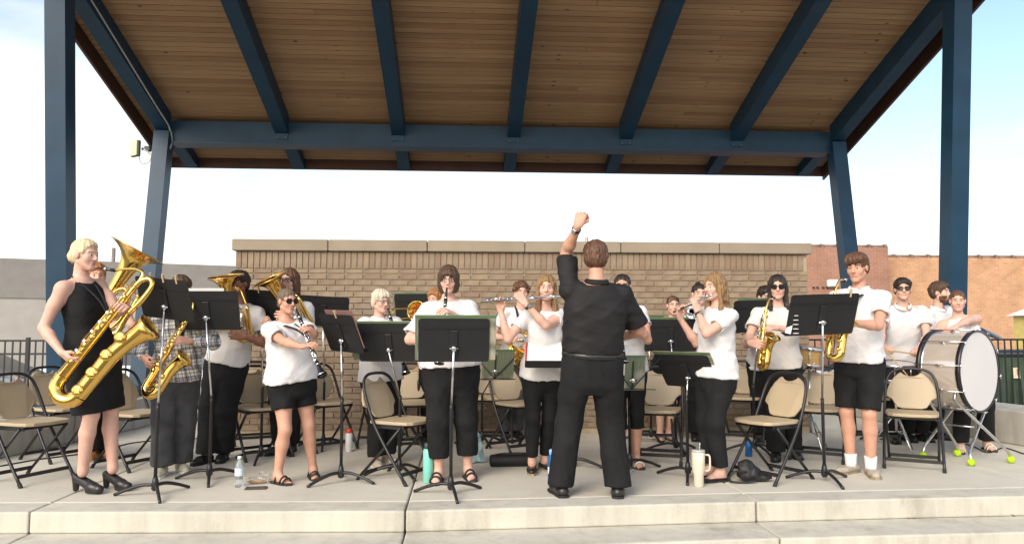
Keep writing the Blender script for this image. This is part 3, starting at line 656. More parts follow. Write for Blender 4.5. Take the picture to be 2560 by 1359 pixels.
# low concrete seat walls at both sides
for sx in (-1, 1):
    cx = .72; P = [(cx+sx*d, y) for d, y in ((5.45, 5.5), (5.16, 6.3), (4.92, 7.09), (4.72, 8.1), (4.53, 9.05), (4.40, 10.6))]
    wl_ = thing('seat_wall', f"low grey concrete seat wall along the {'left' if sx < 0 else 'right'} side of the stage", 'wall', (P[0][0], P[0][1], 0))
    for i in range(5):
        a, b = V((*P[i], 0)), V((*P[i+1], 0)); o_ = V((sx*.62, 0, 0)); q0, q1 = ((a+(b-a)*.002), (b-(b-a)*.002))
        m = MB(); pts = [q0, q0+o_, q1+o_, q1] if sx > 0 else [q0+o_, q0, q1, q1+o_]
        m.hexa([p+V((0, 0, .001)) for p in pts]+[p+V((0, 0, .345)) for p in pts]); o = m.build('wall_section', SEATW, wl_, wl_.location); md = o.modifiers.new('b', 'BEVEL'); md.width = .015; md.segments = 2
# ---------------------------------------------------------------- brick wall: single bricks, soldier course, cast-stone coping
BW = dict(x0=-2.51, x1=4.00, y=8.42, top=2.03)
BR = [mat('brick_a', (.268, .203, .142), .9, var=.16, vscale=9, bump=.4, bscale=120), mat('brick_b', (.245, .172, .118), .9, var=.14, vscale=9, bump=.4, bscale=120), mat('brick_c', (.29, .218, .148), .9, var=.16, vscale=9, bump=.4, bscale=120), mat('brick_d', (.255, .19, .135), .9, var=.2, vscale=9, bump=.4, bscale=120)]
MORT = mat('mortar', (.40, .325, .225), .95, var=.1, vscale=12, bump=.3, bscale=150)
STONE = mat('cast_stone', (.315, .262, .195), .85, var=.08, vscale=4, bump=.2, bscale=160)
bw = thing('brick_wall', 'tan brick backdrop wall with stone coping behind the band', 'wall', (.75, BW['y'], 0))
W0 = V(bw.location)
m = MB(); m.box((.755, BW['y']+.155, 1.016), (BW['x1']-BW['x0']-.022, .286, 2.03)); m.build('mortar_core', MORT, bw, W0)
bk = []; zc = 0.; row = 0
ztop = 1.79; nrow = int(ztop/.0663)
for r in range(nrow):
    z0 = ztop-(r+1)*.0663; x = BW['x0']-(.1 if r % 2 else 0)
    while x < BW['x1']:
        a, b = max(x, BW['x0']), min(x+.1905, BW['x1'])
        if b-a > .03: bk.append((a, b, z0+.0, z0+.0563, r))
        x += .2003
sold = [(BW['x0']+i*.0667, BW['x0']+i*.0667+.0567, 1.842, 2.03, -1) for i in range(int((BW['x1']-BW['x0'])/.0667))]+[(BW['x0']+i*.2003, min(BW['x0']+i*.2003+.1905, BW['x1']), 1.7905, 1.8365, -2) for i in range(33)]
pool = {}
def brick_mesh(w_, d_, h_):
    k = (round(w_, 3), round(d_, 3), round(h_, 3))
    if k not in pool: q = MB(); q.box((0, 0, 0), (w_, d_, h_), None, .0025); pool[k] = q
    return pool[k]
allb = sold+bk; meshes = {}; rest = {k: MB() for k in range(4)}; rr = random.Random(5)
for n, (a, b, z0, z1, r) in enumerate(allb):
    pr = .003+rr.uniform(-.001, .001)-(.0022 if r == -2 else 0); q = brick_mesh(b-a, .06, z1-z0); c = V(((a+b)/2, BW['y']+.030-pr+(.0 if r >= 0 else -.0), (z0+z1)/2)); ci = rr.choice((0, 0, 1, 2, 3))
    if n < 300:
        key = (round(b-a, 3), round(z1-z0, 3), ci)
        if key not in meshes: meshes[key] = q.mesh('brick'); meshes[key].materials.append(BR[ci])
        o = bpy.data.objects.new('brick', meshes[key]); C.objects.link(o); o.parent = bw; o.location = c-W0
    else: rest[ci].add([c+V(v) for v in q.v], q.f)
# end returns of the wall, joined with the bricks past the limit
for sx, xx in ((-1, BW['x0']), (1, BW['x1'])):
    for r in range(nrow+3):
        z0 = ztop-(r+1)*.0663 if r < nrow else 1.80+(r-nrow)*.0663
        for q in range(2): rest[rr.choice((0, 1, 2, 3))].box((xx+sx*-.026, BW['y']+.115+q*.125+(.03 if r % 2 else 0), z0+.028), (.06, .112, .0563), None, .003)
mb = MB(); mi = []
for k in range(4): mb.add(rest[k].v, rest[k].f); mi += [k]*len(rest[k].f)
o = mb.build('bricks', BR, bw, W0); o.data.polygons.foreach_set('material_index', mi); o['kind'] = 'stuff'
for i, (a, b) in enumerate(((-2.55, -1.50), (-1.50, -.40), (-.40, .70), (.70, 1.80), (1.80, 2.95), (2.95, 4.05))):
    q = MB(); q.box(((a+b)/2, BW['y']+.155, 2.0985), (b-a-.008, .40, .128), None, .008); q.build('coping_stone', STONE, bw, W0)
q = MB(); q.tube([(1.46, 8.72, 2.03), (1.46, 8.72, 2.25)], .018, 8); q.build('vent_pipe', mat('galvanised', (.35, .35, .36), .4, metal=.8), bw, W0)
# ---------------------------------------------------------------- steel pavilion: columns, beam, rafters, planked deck
PAINT = mat('blue_steel_paint', (.008, .040, .080), .45, var=.16, vscale=3, spec=.35)
SL = .335; S_ = 1.151
def zr(Y): return 3.85-SL*(Y-10.36)          # underside of the rafters
pav = thing('pavilion', 'blue steel stage canopy with sloping timber plank roof on four columns', 'pavilion', (.66, 9.0, 0)); P0 = V(pav.location)
XL, XR = -4.10, 5.41
for X in (XL, XR):
    top_f = V((X, 7.62, zr(7.62)+.06)); bot_f = V((X-.0, 8.02, .44))
    m = MB(); m.beam(bot_f, top_f, .20, .20, (0, 1, 0)); o = m.build('column', PAINT, pav, P0)
    m = MB(); m.beam((X, 9.88, .44), (X, 10.37, 3.84), .20, .20, (0, 1, 0)); o = m.build('column', PAINT, pav, P0)
    m = MB(); m.box((X, 8.95, .395), (.26, 2.35, .09)); m.build('base_beam', PAINT, pav, P0)
m = MB(); m.box(((XL+XR)/2, 10.47, 3.865), (XR-XL-.19, .22, .30)); m.build('rear_beam', PAINT, pav, P0)
m = MB(); m.box(((XL+XR)/2, 10.47, 3.707), (XR-XL-.19, .30, .018)); m.build('beam_flange', PAINT, pav, P0)
m = MB(); m.box(((XL+XR)/2, 7.66, zr(7.66)-.04), (XR-XL-.19, .22, .30)); 
m.build('front_beam', PAINT, pav, P0) if False else None
BOLT = mat('bolt_steel', (.10, .11, .12), .4, metal=.7)
for X in (XL, XR):
    for Yb in (8.02, 9.9):
        m = MB(); m.box((X, Yb, .449), (.36, .36, .018), None, .003); bp_ = m.build('base_plate', PAINT, pav, P0)
        for bx in (-.145, .145):
            for by in (-.145, .145): m = MB(); m.lathe([(0, .016), (.014, .016), (.015, .009), (.03, .009)], (X+bx, Yb+by, .458), (0, 0, 1), 6); m.build('bolt', BOLT, bp_, P0)
RX = [XL, -2.51, -.91, .71, 2.31, 3.93, XR]
for X in RX:
    m = MB(); d = .26; y0, y1 = 5.1, 10.355
    m.hexa([(X-.09, y0, zr(y0)), (X+.09, y0, zr(y0)), (X+.09, y1, zr(y1)), (X-.09, y1, zr(y1)), (X-.09, y0, zr(y0)+d), (X+.09, y0, zr(y0)+d), (X+.09, y1, zr(y1)+d), (X-.09, y1, zr(y1)+d)]); m.build('rafter', PAINT, pav, P0)
    m = MB(); y0, y1 = 10.585, 11.47; t0, t1 = .07, .11
    m.hexa([(X-.09, y0, zr(y0)+t0), (X+.09, y0, zr(y0)+t0), (X+.09, y1, zr(y1)+t1), (X-.09, y1, zr(y1)+t1), (X-.09, y0, zr(y0)+d), (X+.09, y0, zr(y0)+d), (X+.09, y1, zr(y1)+d), (X-.09, y1, zr(y1)+d)]); m.build('rafter_tail', PAINT, pav, P0)
    if X not in (XL, XR):
        m = MB(); m.box((X, 10.352, zr(10.35)-.012), (.17, .012, .13)); pl = m.build('connection_plate', PAINT, pav, P0)
        for bx in (-.06, .06):
            for bz in (-.045, .035): m = MB(); m.lathe([(0, .013), (.010, .013), (.012, .008)], (X+bx, 10.345, zr(10.35)-.012+bz), (0, -1, 0), 6); m.build('bolt', BOLT, pl, P0)
WOOD = []
def plank_mat(i, col):
    mm = mat(f'roof_plank_{i}', tuple(c*.72 for c in col), .65, vscale=3.2, stretch=(.35, 6, 6), bump=.25, bscale=18, col2=col, detail=6)
    t = mm.node_tree; b = t.nodes['Principled BSDF']; src = b.inputs['Base Color'].links[0].from_socket; n = t.nodes.new
    tcn = n('ShaderNodeTexCoord'); mpn = n('ShaderNodeMapping'); mpn.inputs['Scale'].default_value = (3.2, 7.5, 7.5); mpn.inputs['Location'].default_value = (i*3.7, i*1.3, 0); t.links.new(tcn.outputs['Object'], mpn.inputs[0])
    vo = n('ShaderNodeTexVoronoi'); vo.inputs['Scale'].default_value = 1.; t.links.new(mpn.outputs[0], vo.inputs['Vector'])
    r = n('ShaderNodeValToRGB'); r.color_ramp.elements[0].position = .055; r.color_ramp.elements[1].position = .12; r.color_ramp.elements[0].color = (.16, .11, .08, 1); r.color_ramp.elements[1].color = (1, 1, 1, 1); t.links.new(vo.outputs['Distance'], r.inputs[0])
    x = n('ShaderNodeMix'); x.data_type = 'RGBA'; x.blend_type = 'MULTIPLY'; x.inputs[0].default_value = 1; t.links.new(src, x.inputs[6]); t.links.new(r.outputs[0], x.inputs[7]); t.links.new(x.outputs[2], b.inputs['Base Color']); return mm
WOOD = [plank_mat(i, c) for i, c in enumerate(((.44, .268, .138), (.40, .238, .12), (.475, .295, .155), (.37, .212, .108)))]
PX0, PX1 = -4.44, 5.74; pw = .0882; yy = 11.46; i = 0; pm = {}
ang = math.atan(SL); rotp = Matrix.Rotation(-ang, 3, 'X')
while yy > 5.05:
    cy = yy-pw*math.cos(ang)/2; zc = zr(cy)+.26+.012+.002; L_ = [(PX0, PX1)] if i % 3 else [(PX0, (-1.7, 1.51, 3.1)[i//3 % 3]), ((-1.7, 1.51, 3.1)[i//3 % 3], PX1)]
    for a, b in L_:
        q = MB(); q.box((0, 0, 0), (b-a-.003, pw-.007, .022), None, .004); q.v = [tuple(rotp@V(v)) for v in q.v]
        o = q.build('roof_plank', WOOD[rr.randrange(4)], pav); o.location = V(((a+b)/2, cy, zc))-P0
    yy -= pw*math.cos(ang); i += 1
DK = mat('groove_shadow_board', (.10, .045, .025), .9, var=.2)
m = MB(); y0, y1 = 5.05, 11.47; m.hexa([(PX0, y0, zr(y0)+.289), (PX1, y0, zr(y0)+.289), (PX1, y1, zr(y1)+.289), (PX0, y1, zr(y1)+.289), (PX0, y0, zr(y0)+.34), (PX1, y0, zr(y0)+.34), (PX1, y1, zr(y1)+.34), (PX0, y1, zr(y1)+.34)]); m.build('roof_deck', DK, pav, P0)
FAS = mat('brown_fascia', (.085, .038, .026), .5, var=.12)
m = MB(); m.box(((PX0+PX1)/2, 11.50, zr(11.5)+.25), (PX1-PX0+.08, .03, .24)); m.build('eave_fascia', FAS, pav, P0)
for X in (PX0-.02, PX1+.02):
    m = MB(); y0, y1 = 5.05, 11.48; dx = .016
    m.hexa([(X-dx, y0, zr(y0)+.06), (X+dx, y0, zr(y0)+.06), (X+dx, y1, zr(y1)+.06), (X-dx, y1, zr(y1)+.06), (X-dx, y0, zr(y0)+.36), (X+dx, y0, zr(y0)+.36), (X+dx, y1, zr(y1)+.36), (X-dx, y1, zr(y1)+.36)]); m.build('side_fascia', FAS, pav, P0)
m = MB(); pts = spline([(XL+.105, 6.4, zr(6.4)+.1), (XL+.105, 9.6, zr(9.6)+.03), (XL+.108, 10.28, zr(10.28)+.0), (XL+.10, 10.33, 3.62), (XL-.06, 10.24, 3.50), (XL-.20, 10.22, 3.58)], 6); m.tube(pts, .011, 6); m.build('conduit', mat('conduit_grey', (.45, .44, .42), .5), pav, P0, True)
# floodlight on an arm at the rear left column
fl_ = thing('floodlight', 'small white floodlight on an arm at the rear left column top', 'lamp', (XL-.28, 10.30, 3.60)); Q = V(fl_.location)
m = MB(); m.tube([Q+V((.20, 0, -.02)), Q+V((.02, 0, 0))], .018, 6); m.box(Q+V((.10, 0, .0)), (.08, .07, .07), None, .01); m.build('arm', mat('dark_bracket', (.05, .05, .05), .5), fl_, Q)
m = MB(); m.box(Q+V((-.06, 0, 0)), (.05, .17, .22), Matrix.Rotation(R(55), 3, 'Z'), .012); m.build('housing', mat('lamp_housing', (.10, .10, .09), .5), fl_, Q)
m = MB(); m.box(Q+V((-.06, 0, 0))+Matrix.Rotation(R(55), 3, 'Z')@V((-.033, 0, 0)), (.02, .155, .205), Matrix.Rotation(R(55), 3, 'Z'), .006); m.build('lens', mat('lamp_lens', (.72, .76, .42), .2, var=0), fl_, Q)
m = MB(); m.tube(spline([Q+V((-.02, 0, -.08)), Q+V((.02, 0, -.20)), Q+V((.12, 0, -.18)), Q+V((.16, 0, -.05))], 6), .006, 5); m.build('cable', mat('conduit_grey', (.5, .48, .45)), fl_, Q, True)
# ---------------------------------------------------------------- fences behind the stage
IRON = mat('black_iron', (.012, .013, .016), .45, var=.1)
def fence(x0, x1, Y, label, top=.98):
    f_ = thing('iron_fence', label, 'fence', ((x0+x1)/2, Y, -.66)); Q = V(f_.location)
    for z in (top, top-.20, -.5): m = MB(); m.box(((x0+x1)/2, Y, z), (x1-x0, .035, .03)); m.build('rail', IRON, f_, Q)
    x = x0; i = 0; pk = None
    while x <= x1:
        if i % 16 == 0: m = MB(); m.box((x, Y, .18), (.05, .05, 1.70)); m.build('post', IRON, f_, Q)
        elif pk is None: m = MB(); m.box((0, 0, 0), (.018, .018, 1.48)); pk = m.build('picket', IRON, f_); pk.location = V((x, Y, .24))-Q
        else: dup(pk, f_, V((x, Y, .24))-Q)
        x += .112; i += 1
fence(-10.2, -2.0, 11.9, 'black iron picket fence behind the left side of the stage'); fence(4.4, 12.6, 11.9, 'black iron picket fence behind the bass drum on the right')
# ---------------------------------------------------------------- buildings behind
def bldg(name, label, a, b, depth, top, mt, band=None, cope=None):
    a, b = V((*a, 0)), V((*b, 0)); d = (b-a).normalized(); n_ = V((-d.y, d.x, 0)); o = thing(name, label, 'building', (a+b)/2+V((0, 0, -.66))); Q = V(o.location)
    def blk(nm, z0, z1, mm, out_=0.):
        q = MB(); p = [a-n_*out_-d*out_, b-n_*out_+d*out_, b+n_*depth+d*out_, a+n_*depth-d*out_]; q.hexa([x+V((0, 0, z0)) for x in p]+[x+V((0, 0, z1)) for x in p]); return q.build(nm, mm, o, Q)
    if band: blk('wall', -.66, band[0], mt); blk('upper_band', band[0], top, band[1], .03)
    else: blk('wall', -.66, top, mt)
    return o, Q, d, n_, blk
bldg('grey_building', 'pale grey building with a darker upper band behind the left fence', (-13.6, 20.0), (-15.0, 23.4), -12, 3.0, mat('grey_stucco', (.42, .39, .35), .9, var=.06, vscale=3, bump=.2, bscale=60), (1.95, mat('grey_stucco_dark', (.27, .25, .225), .9, var=.08, vscale=3)))
def brickmat(name, c1, c2, mo):
    m = bpy.data.materials.new(name); m.use_nodes = True; t = m.node_tree; b = t.nodes['Principled BSDF']; n = t.nodes.new; l = t.links.new; b.inputs['Roughness'].default_value = .9
    tcn = n('ShaderNodeTexCoord'); sx = n('ShaderNodeSeparateXYZ'); cb = n('ShaderNodeCombineXYZ'); l(tcn.outputs['Object'], sx.inputs[0]); l(sx.outputs[0], cb.inputs[0]); l(sx.outputs[2], cb.inputs[1])
    bt = n('ShaderNodeTexBrick'); bt.inputs['Scale'].default_value = 1; bt.inputs['Brick Width'].default_value = .21; bt.inputs['Row Height'].default_value = .072; bt.inputs['Mortar Size'].default_value = .008
    bt.inputs['Color1'].default_value = (*c1, 1); bt.inputs['Color2'].default_value = (*c2, 1); bt.inputs['Mortar'].default_value = (*mo, 1); l(cb.outputs[0], bt.inputs['Vector'])
    nz = n('ShaderNodeTexNoise'); nz.inputs['Scale'].default_value = 1.4; nz.inputs['Detail'].default_value = 8; nz.inputs['Roughness'].default_value = .7; l(tcn.outputs['Object'], nz.inputs['Vector']); r = n('ShaderNodeValToRGB'); r.color_ramp.elements[0].position = .3; r.color_ramp.elements[0].color = (.72, .70, .68, 1); r.color_ramp.elements[1].position = .7; r.color_ramp.elements[1].color = (1.1, 1.1, 1.1, 1); l(nz.outputs[0], r.inputs[0])
    x = n('ShaderNodeMix'); x.data_type = 'RGBA'; x.blend_type = 'MULTIPLY'; x.inputs[0].default_value = 1; l(bt.outputs[0], x.inputs[6]); l(r.outputs[0], x.inputs[7]); l(x.outputs[2], b.inputs['Base Color'])
    bp = n('ShaderNodeBump'); bp.inputs['Strength'].default_value = .4; bp.inputs['Distance'].default_value = .01; l(bt.outputs['Fac'], bp.inputs['Height']); bp.invert = True; l(bp.outputs[0], b.inputs['Normal']); return m
OB = brickmat('orange_brick', (.60, .33, .185), (.52, .27, .145), (.56, .40, .26)); PB = brickmat('pink_brick', (.40, .20, .135), (.35, .17, .115), (.40, .27, .20))
TILE = mat('clay_coping', (.20, .12, .08), .7, var=.2)
for nm, lab, a, b, top, mt, n_t in (('brick_building', 'reddish brick building with a higher parapet behind the stage right', (8.0, 22.0), (13.02, 22.0), 3.60, PB, 10), ('brick_building', 'long orange brick building with tile coping at the far right', (13.1, 22.6), (30, 22.6), 3.36, OB, 30)):
    o, Q, d, n_, blk = bldg(nm, lab, a, b, 9, top, mt)
    w_ = (b[0]-a[0])/n_t
    for i in range(n_t):
        q = MB(); c = a[0]+(i+.5)*w_; q.tube([(c-w_/2+.01, a[1]+.12, top+.0), (c+w_/2-.06, a[1]+.12, top+.0)], .10, 8); q.tube([(c+w_/2-.08, a[1]+.12, top+.0), (c+w_/2, a[1]+.12, top+.0)], .125, 8); q.build('coping_tile', TILE, o, Q, True)
    if n_t == 10:
        p = AY(2082, 708, 21.93); q = MB(); q.box(p, (.34, .14, .22), None, .03); q.box(p+V((0, -.09, -.03)), (.22, .06, .14), None, .02); q.build('wall_light', mat('white_fixture', (.75, .75, .72), .4, var=0), o, Q)
        for px in (2034, 2044, 2058, 2068): q = MB(); q.box(AY(px, 718, 21.97), (.06, .05, .05)); q.build('anchor_bolt', mat('dark_bracket', (.05, .05, .05)), o, Q)
# light pole, dumpsters, booth post
p = AY(277, 815, 30); lp = thing('light_pole', 'thin grey light pole beyond the tuba player', 'pole', (p.x, 30, -.66)); Q = V(lp.location)
m = MB(); m.tube([(p.x, 30, -.66), (p.x, 30, 4.25)], [.09, .07], 10); m.build('shaft', mat('pole_grey', (.20, .17, .15), .6), lp, Q, True); m = MB(); m.tube([(p.x, 30, -.66), (p.x, 30, -.4)], .16, 10); m.build('footing', SEATW, lp, Q)
GR = mat('green_steel', (.055, .085, .05), .55, var=.15, vscale=4)
for i, (px, lab) in enumerate(((2497, 'green steel dumpster with small labels, nearest to the bass drum'), (2600, 'green steel dumpster at the right edge, beside the first one'))):
    c = AY(px, 900, 14.2); d_ = thing('dumpster', lab, 'dumpster', (c.x, 14.2, -.66), 0, 'dumpsters behind the right fence')
    m = MB(); w2 = .36; m.hexa([(-w2, -.5, .08), (w2, -.5, .08), (w2, .5, .08), (-w2, .5, .08), (-w2-.02, -.62, 1.28), (w2+.02, -.62, 1.28), (w2+.02, .55, 1.33), (-w2-.02, .55, 1.33)]); m.build('body', GR, d_)
    m = MB()
    for k in range(3): m.box((-w2+.18+k*.18, -.585, .68), (.05, .06, .9), Matrix.Rotation(R(-4.5), 3, 'X'))
    m.build('rib', GR, d_); m = MB(); m.box((0, -.05, 1.34), (w2*2+.1, 1.2, .05), Matrix.Rotation(R(2.5), 3, 'X'), .01); m.build('lid', mat('black_plastic', (.02, .02, .02), .5), d_)
    for sx in (-.14, .16): m = MB(); m.box((sx, -.640, .98), (.13, .012, .20), Matrix.Rotation(R(-4.5), 3, 'X')); lb = m.build('warning_label', mat('label_cream', (.70, .62, .42), .6, var=0), d_); m = MB(); m.box((sx+.03, -.649, 1.0), (.05, .006, .12), Matrix.Rotation(R(-4.5), 3, 'X')); m.build('red_mark', mat('label_red', (.55, .07, .05), .6, var=0), lb)
c = AY(2556, 800, 16); b_ = thing('ticket_booth', 'small yellow booth with a white roof at the right edge', 'booth', (c.x+.50, 16, -.66)); m = MB(); m.box((0, 0, 1.05), (.8, .8, 2.1)); m.build('wall', mat('yellow_paint', (.62, .50, .16), .6), b_)
m = MB(); m.hexa([(-.5, -.5, 2.1), (.5, -.5, 2.1), (.5, .5, 2.1), (-.5, .5, 2.1), (-.08, -.08, 2.36), (.08, -.08, 2.36), (.08, .08, 2.36), (-.08, .08, 2.36)]); m.build('roof', mat('white_roof', (.7, .7, .68), .6), b_)
m = MB(); m.box((-.1, -.405, 1.2), (.4, .02, .6)); m.build('window', mat('dark_glass', (.03, .035, .04), .1, var=0), b_)
# parked car behind the left fence
def car(label, c, rz, paint):
    o = thing('parked_car', label, 'car', c, rz); m = MB(); n = 13
    st = [(-2.15, .45, .80, .70), (-2.05, .40, .95, .80), (-1.6, .34, 1.0, .86), (-1.0, .32, 1.02, .88), (0, .32, 1.02, .90), (1.0, .32, 1.0, .89), (1.6, .33, .96, .87), (2.05, .36, .88, .80), (2.2, .45, .72, .66)]
    vs = []
    for x, z0, z1, w2 in st: vs += [(x, -w2*.9, z0), (x, -w2, z0+.15), (x, -w2, z1-.12), (x, -w2*.90, z1), (x, w2*.90, z1), (x, w2, z1-.12), (x, w2, z0+.15), (x, w2*.9, z0)]
    m.add(vs, [(i*8+k, i*8+(k+1) % 8, (i+1)*8+(k+1) % 8, (i+1)*8+k) for i in range(len(st)-1) for k in range(8)]+[tuple(range(8))[::-1], tuple(range(len(vs)-8, len(vs)))])
    bd = shade(m.build('body', paint, o), 35)
    m = MB(); st = [(-2.0, .97, .98, .76), (-1.25, .98, 1.40, .64), (-.3, .99, 1.46, .62), (.45, .99, 1.40, .63), (1.25, .97, .99, .76)]; vs = []
    for x, z0, z1, w2 in st: vs += [(x, -w2-.08, z0), (x, -w2, z1), (x, w2, z1), (x, w2+.08, z0)]
    m.add(vs, [(i*4+k, i*4+k+1, (i+1)*4+k+1, (i+1)*4+k) for i in range(4) for k in range(3)]); cb = shade(m.build('cabin', mat('car_glass', (.03, .035, .04), .08, var=0), o), 30)
    m = MB(); m.add([(-1.2, -.60, 1.43), (.42, -.60, 1.44), (.42, .60, 1.44), (-1.2, .60, 1.43), (-.3, -.6, 1.50), (-.3, .6, 1.50)], [(0, 4, 5, 3), (4, 1, 2, 5)]); rf = m.build('roof', paint, o); md = rf.modifiers.new('s', 'SOLIDIFY'); md.thickness = .05
    for x in (-1.35, 1.38):
        for s in (-1, 1):
            m = MB(); m.lathe([(-.11, .20), (-.11, .31), (-.09, .33), (.09, .33), (.11, .31), (.11, .20)], (x, s*.80, .33), (0, 1, 0), 20); wh = m.build('tyre', mat('tyre_rubber', (.02, .02, .02), .9), o); m = MB(); m.lathe([(0, .05), (.115, .05), (.10, .19), (.06, .20)], (x, s*.80, .33), (0, s, 0), 12); m.build('rim', mat('alloy', (.5, .5, .52), .3, metal=.9), wh)
    for s in (-1, 1): m = MB(); m.box((-2.10, s*.66, .82), (.12, .26, .16), None, .03); m.build('tail_light', mat('red_lens', (.55, .02, .03), .2, var=0), o); m = MB(); m.box((2.10, s*.62, .72), (.16, .28, .12), None, .03); m.build('headlight', mat('clear_lamp', (.7, .72, .74), .1, var=0), o)
car('silver grey car parked behind the left fence', (AY(30, 900, 13.4).x-1.1, 13.6, -.66), R(14), mat('silver_paint', (.33, .34, .36), .25, metal=.5, coat=.6, var=.03)); car('white car parked beside the silver one beyond the fence', (AY(330, 900, 17).x, 17.4, -.66), R(170), mat('white_paint', (.72, .73, .75), .25, coat=.6, var=.02)); car('white car parked behind the gap right of the brick wall', (AY(2075, 900, 15).x+.9, 15.2, -.66), R(175), mat('white_paint', (.72, .73, .75)))
# ================================================================ furniture: chairs and music stands
TAN = mat('tan_plastic', (.43, .345, .228), .5, var=.05, vscale=5, bump=.12, bscale=220); BLK = mat('black_frame', (.014, .014, .016), .38, var=.1); CAPR = mat('rubber_cap', (.02, .02, .02), .8)
def chair_proto():
    P = {}
    m = MB()
    side = [(.222, -.215, .012), (.220, -.05, .235), (.216, .085, .43), (.208, .165, .59), (.196, .212, .70), (.165, .238, .775), (.105, .252, .812), (.04, .256, .82)]
    pts = spline(side+[(-x, y, z) for x, y, z in side[::-1]], 4); m.tube(pts, .0125, 8); P['main_frame'] = (m.mesh('main_frame'), BLK, True)
    for s in (1, -1): m = MB(); m.tube([(s*.196, -.145, .425), (s*.196, .02, .25), (s*.196, .262, .012)], .0115, 8); P[f'rear_leg{s}'] = (m.mesh('rear_leg'), BLK, True)
    m = MB(); m.box((0, -.165, .075), (.43, .010, .028)); P['front_stretcher'] = (m.mesh('stretcher'), BLK, False)
    m = MB(); m.box((0, .222, .055), (.385, .010, .028)); P['rear_stretcher'] = (m.mesh('stretcher'), BLK, False)
    for s in (1, -1): m = MB(); m.beam((s*.180, -.17, .425), (s*.180, .12, .425), .012, .03); P[f'seat_bracket{s}'] = (m.mesh('seat_bracket'), BLK, False)
    m = MB(); m.box((0, -.13, .425), (.346, .012, .026)); P['seat_bar'] = (m.mesh('seat_bar'), BLK, False)
    ol = [(-.195, .15), (.195, .15), (.205, .05), (.202, -.12), (.185, -.19), (.14, -.222), (0, -.232), (-.14, -.222), (-.185, -.19), (-.202, -.12), (-.205, .05)]
    m = MB(); m.prism([(x, y) for x, y in ol][::-1] if False else ol[::-1], .026, (0, 0, .452), (1, 0, 0), (0, 1, 0), .004); P['seat'] = (m.mesh('seat'), TAN, False)
    e = V((0, .30, .72)).normalized()
    h_ = [(0, 0), (.075, .002), (.115, .014), (.135, .045), (.155, .085), (.203, .118), (.196, .165), (.175, .225), (.140, .285), (.100, .325), (.078, .338), (.060, .318), (.030, .303), (0, .299)]
    ol = h_+[(-x, y) for x, y in h_[-2:0:-1]]
    m = MB(); m.prism(ol, .020, V((0, .150, .475)), V((1, 0, 0)), e, -.020); P['backrest'] = (m.mesh('backrest'), TAN, False)
    for s in (1, -1): m = MB(); m.tube([(s*.222, -.222, .001), (s*.2215, -.20, .032)], .0155, 8); P[f'foot_cap{s}'] = (m.mesh('foot_cap'), CAPR, False); m = MB(); m.tube([(s*.196, .268, .001), (s*.196, .245, .030)], .0145, 8); P[f'foot_cap{s}r'] = (m.mesh('foot_cap'), CAPR, False)
    for k, (me, mm, sm) in P.items():
        me.materials.append(mm)
        if sm: me.polygons.foreach_set('use_smooth', [True]*len(me.polygons))
    return P
CH = chair_proto()
def chair(label, x, y, beta):
    o = thing('folding_chair', label, 'chair', (x, y, 0), R(beta), 'tan folding chairs on the stage')
    for k, (me, mm, sm) in CH.items():
        c = bpy.data.objects.new(me.name.split('.')[0], me); C.objects.link(c); c.parent = o
        if k in ('seat', 'backrest'):
            md = c.modifiers.new('b', 'BEVEL'); md.width = .006; md.segments = 2; md.limit_method = 'ANGLE'
    return o
def ch(label, px, py, beta): p = FL(px, py); return chair(label, p.x, p.y, beta)
for lab, px, py, b in (
 ('folding chair at the far left front, facing the saxophone players', 70, 1200, 66), ('folding chair behind the blonde bari sax player, half hidden by her sax', 150, 1145, 60),
 ('folding chair between the woman in the black dress and the plaid shirt', 335, 1165, 62), ('folding chair behind the clarinettist in shorts, to her left', 650, 1140, 38),
 ('folding chair right behind the clarinettist in shorts, by her right hip', 815, 1120, 40), ('folding chair at the back wall left, behind the one with the round back', 640, 1105, 20),
 ('front centre folding chair, angled beside the mint bottle', 1000, 1195, 58), ('folding chair behind the seated row, left of the bobbed clarinettist', 1030, 1120, 10), ('folding chair close to the brick wall behind the older clarinettist', 960, 1105, -8),
 ('folding chair by the brick wall behind the flute player', 1225, 1100, 0), ('folding chair behind the flute player with the silver watch', 1295, 1125, 30), 
 ('folding chair right of the conductor, turned towards the middle', 1645, 1150, -22), ('folding chair against the wall right of the conductor', 1625, 1098, -10), ('folding chair near the wall behind the flutist with long hair', 1860, 1100, -30),
 ('front right folding chair with its back to the saxophonist', 1925, 1195, -62), ('folding chair left of the boy in shorts, by the music stand', 2050, 1145, -35), ('folding chair in front of the bass drum', 2285, 1165, -32),
 ('folding chair back by the percussion, mostly behind the boy in shorts', 2190, 1100, -30)): ch(lab, px, py, b)
SILV = mat('chrome', (.72, .72, .73), .18, metal=1., var=.04); DESK = mat('desk_black', (.010, .010, .011), .55, var=.2, vscale=6); PAPER = mat('paper', (.74, .73, .69), .8, var=.03)
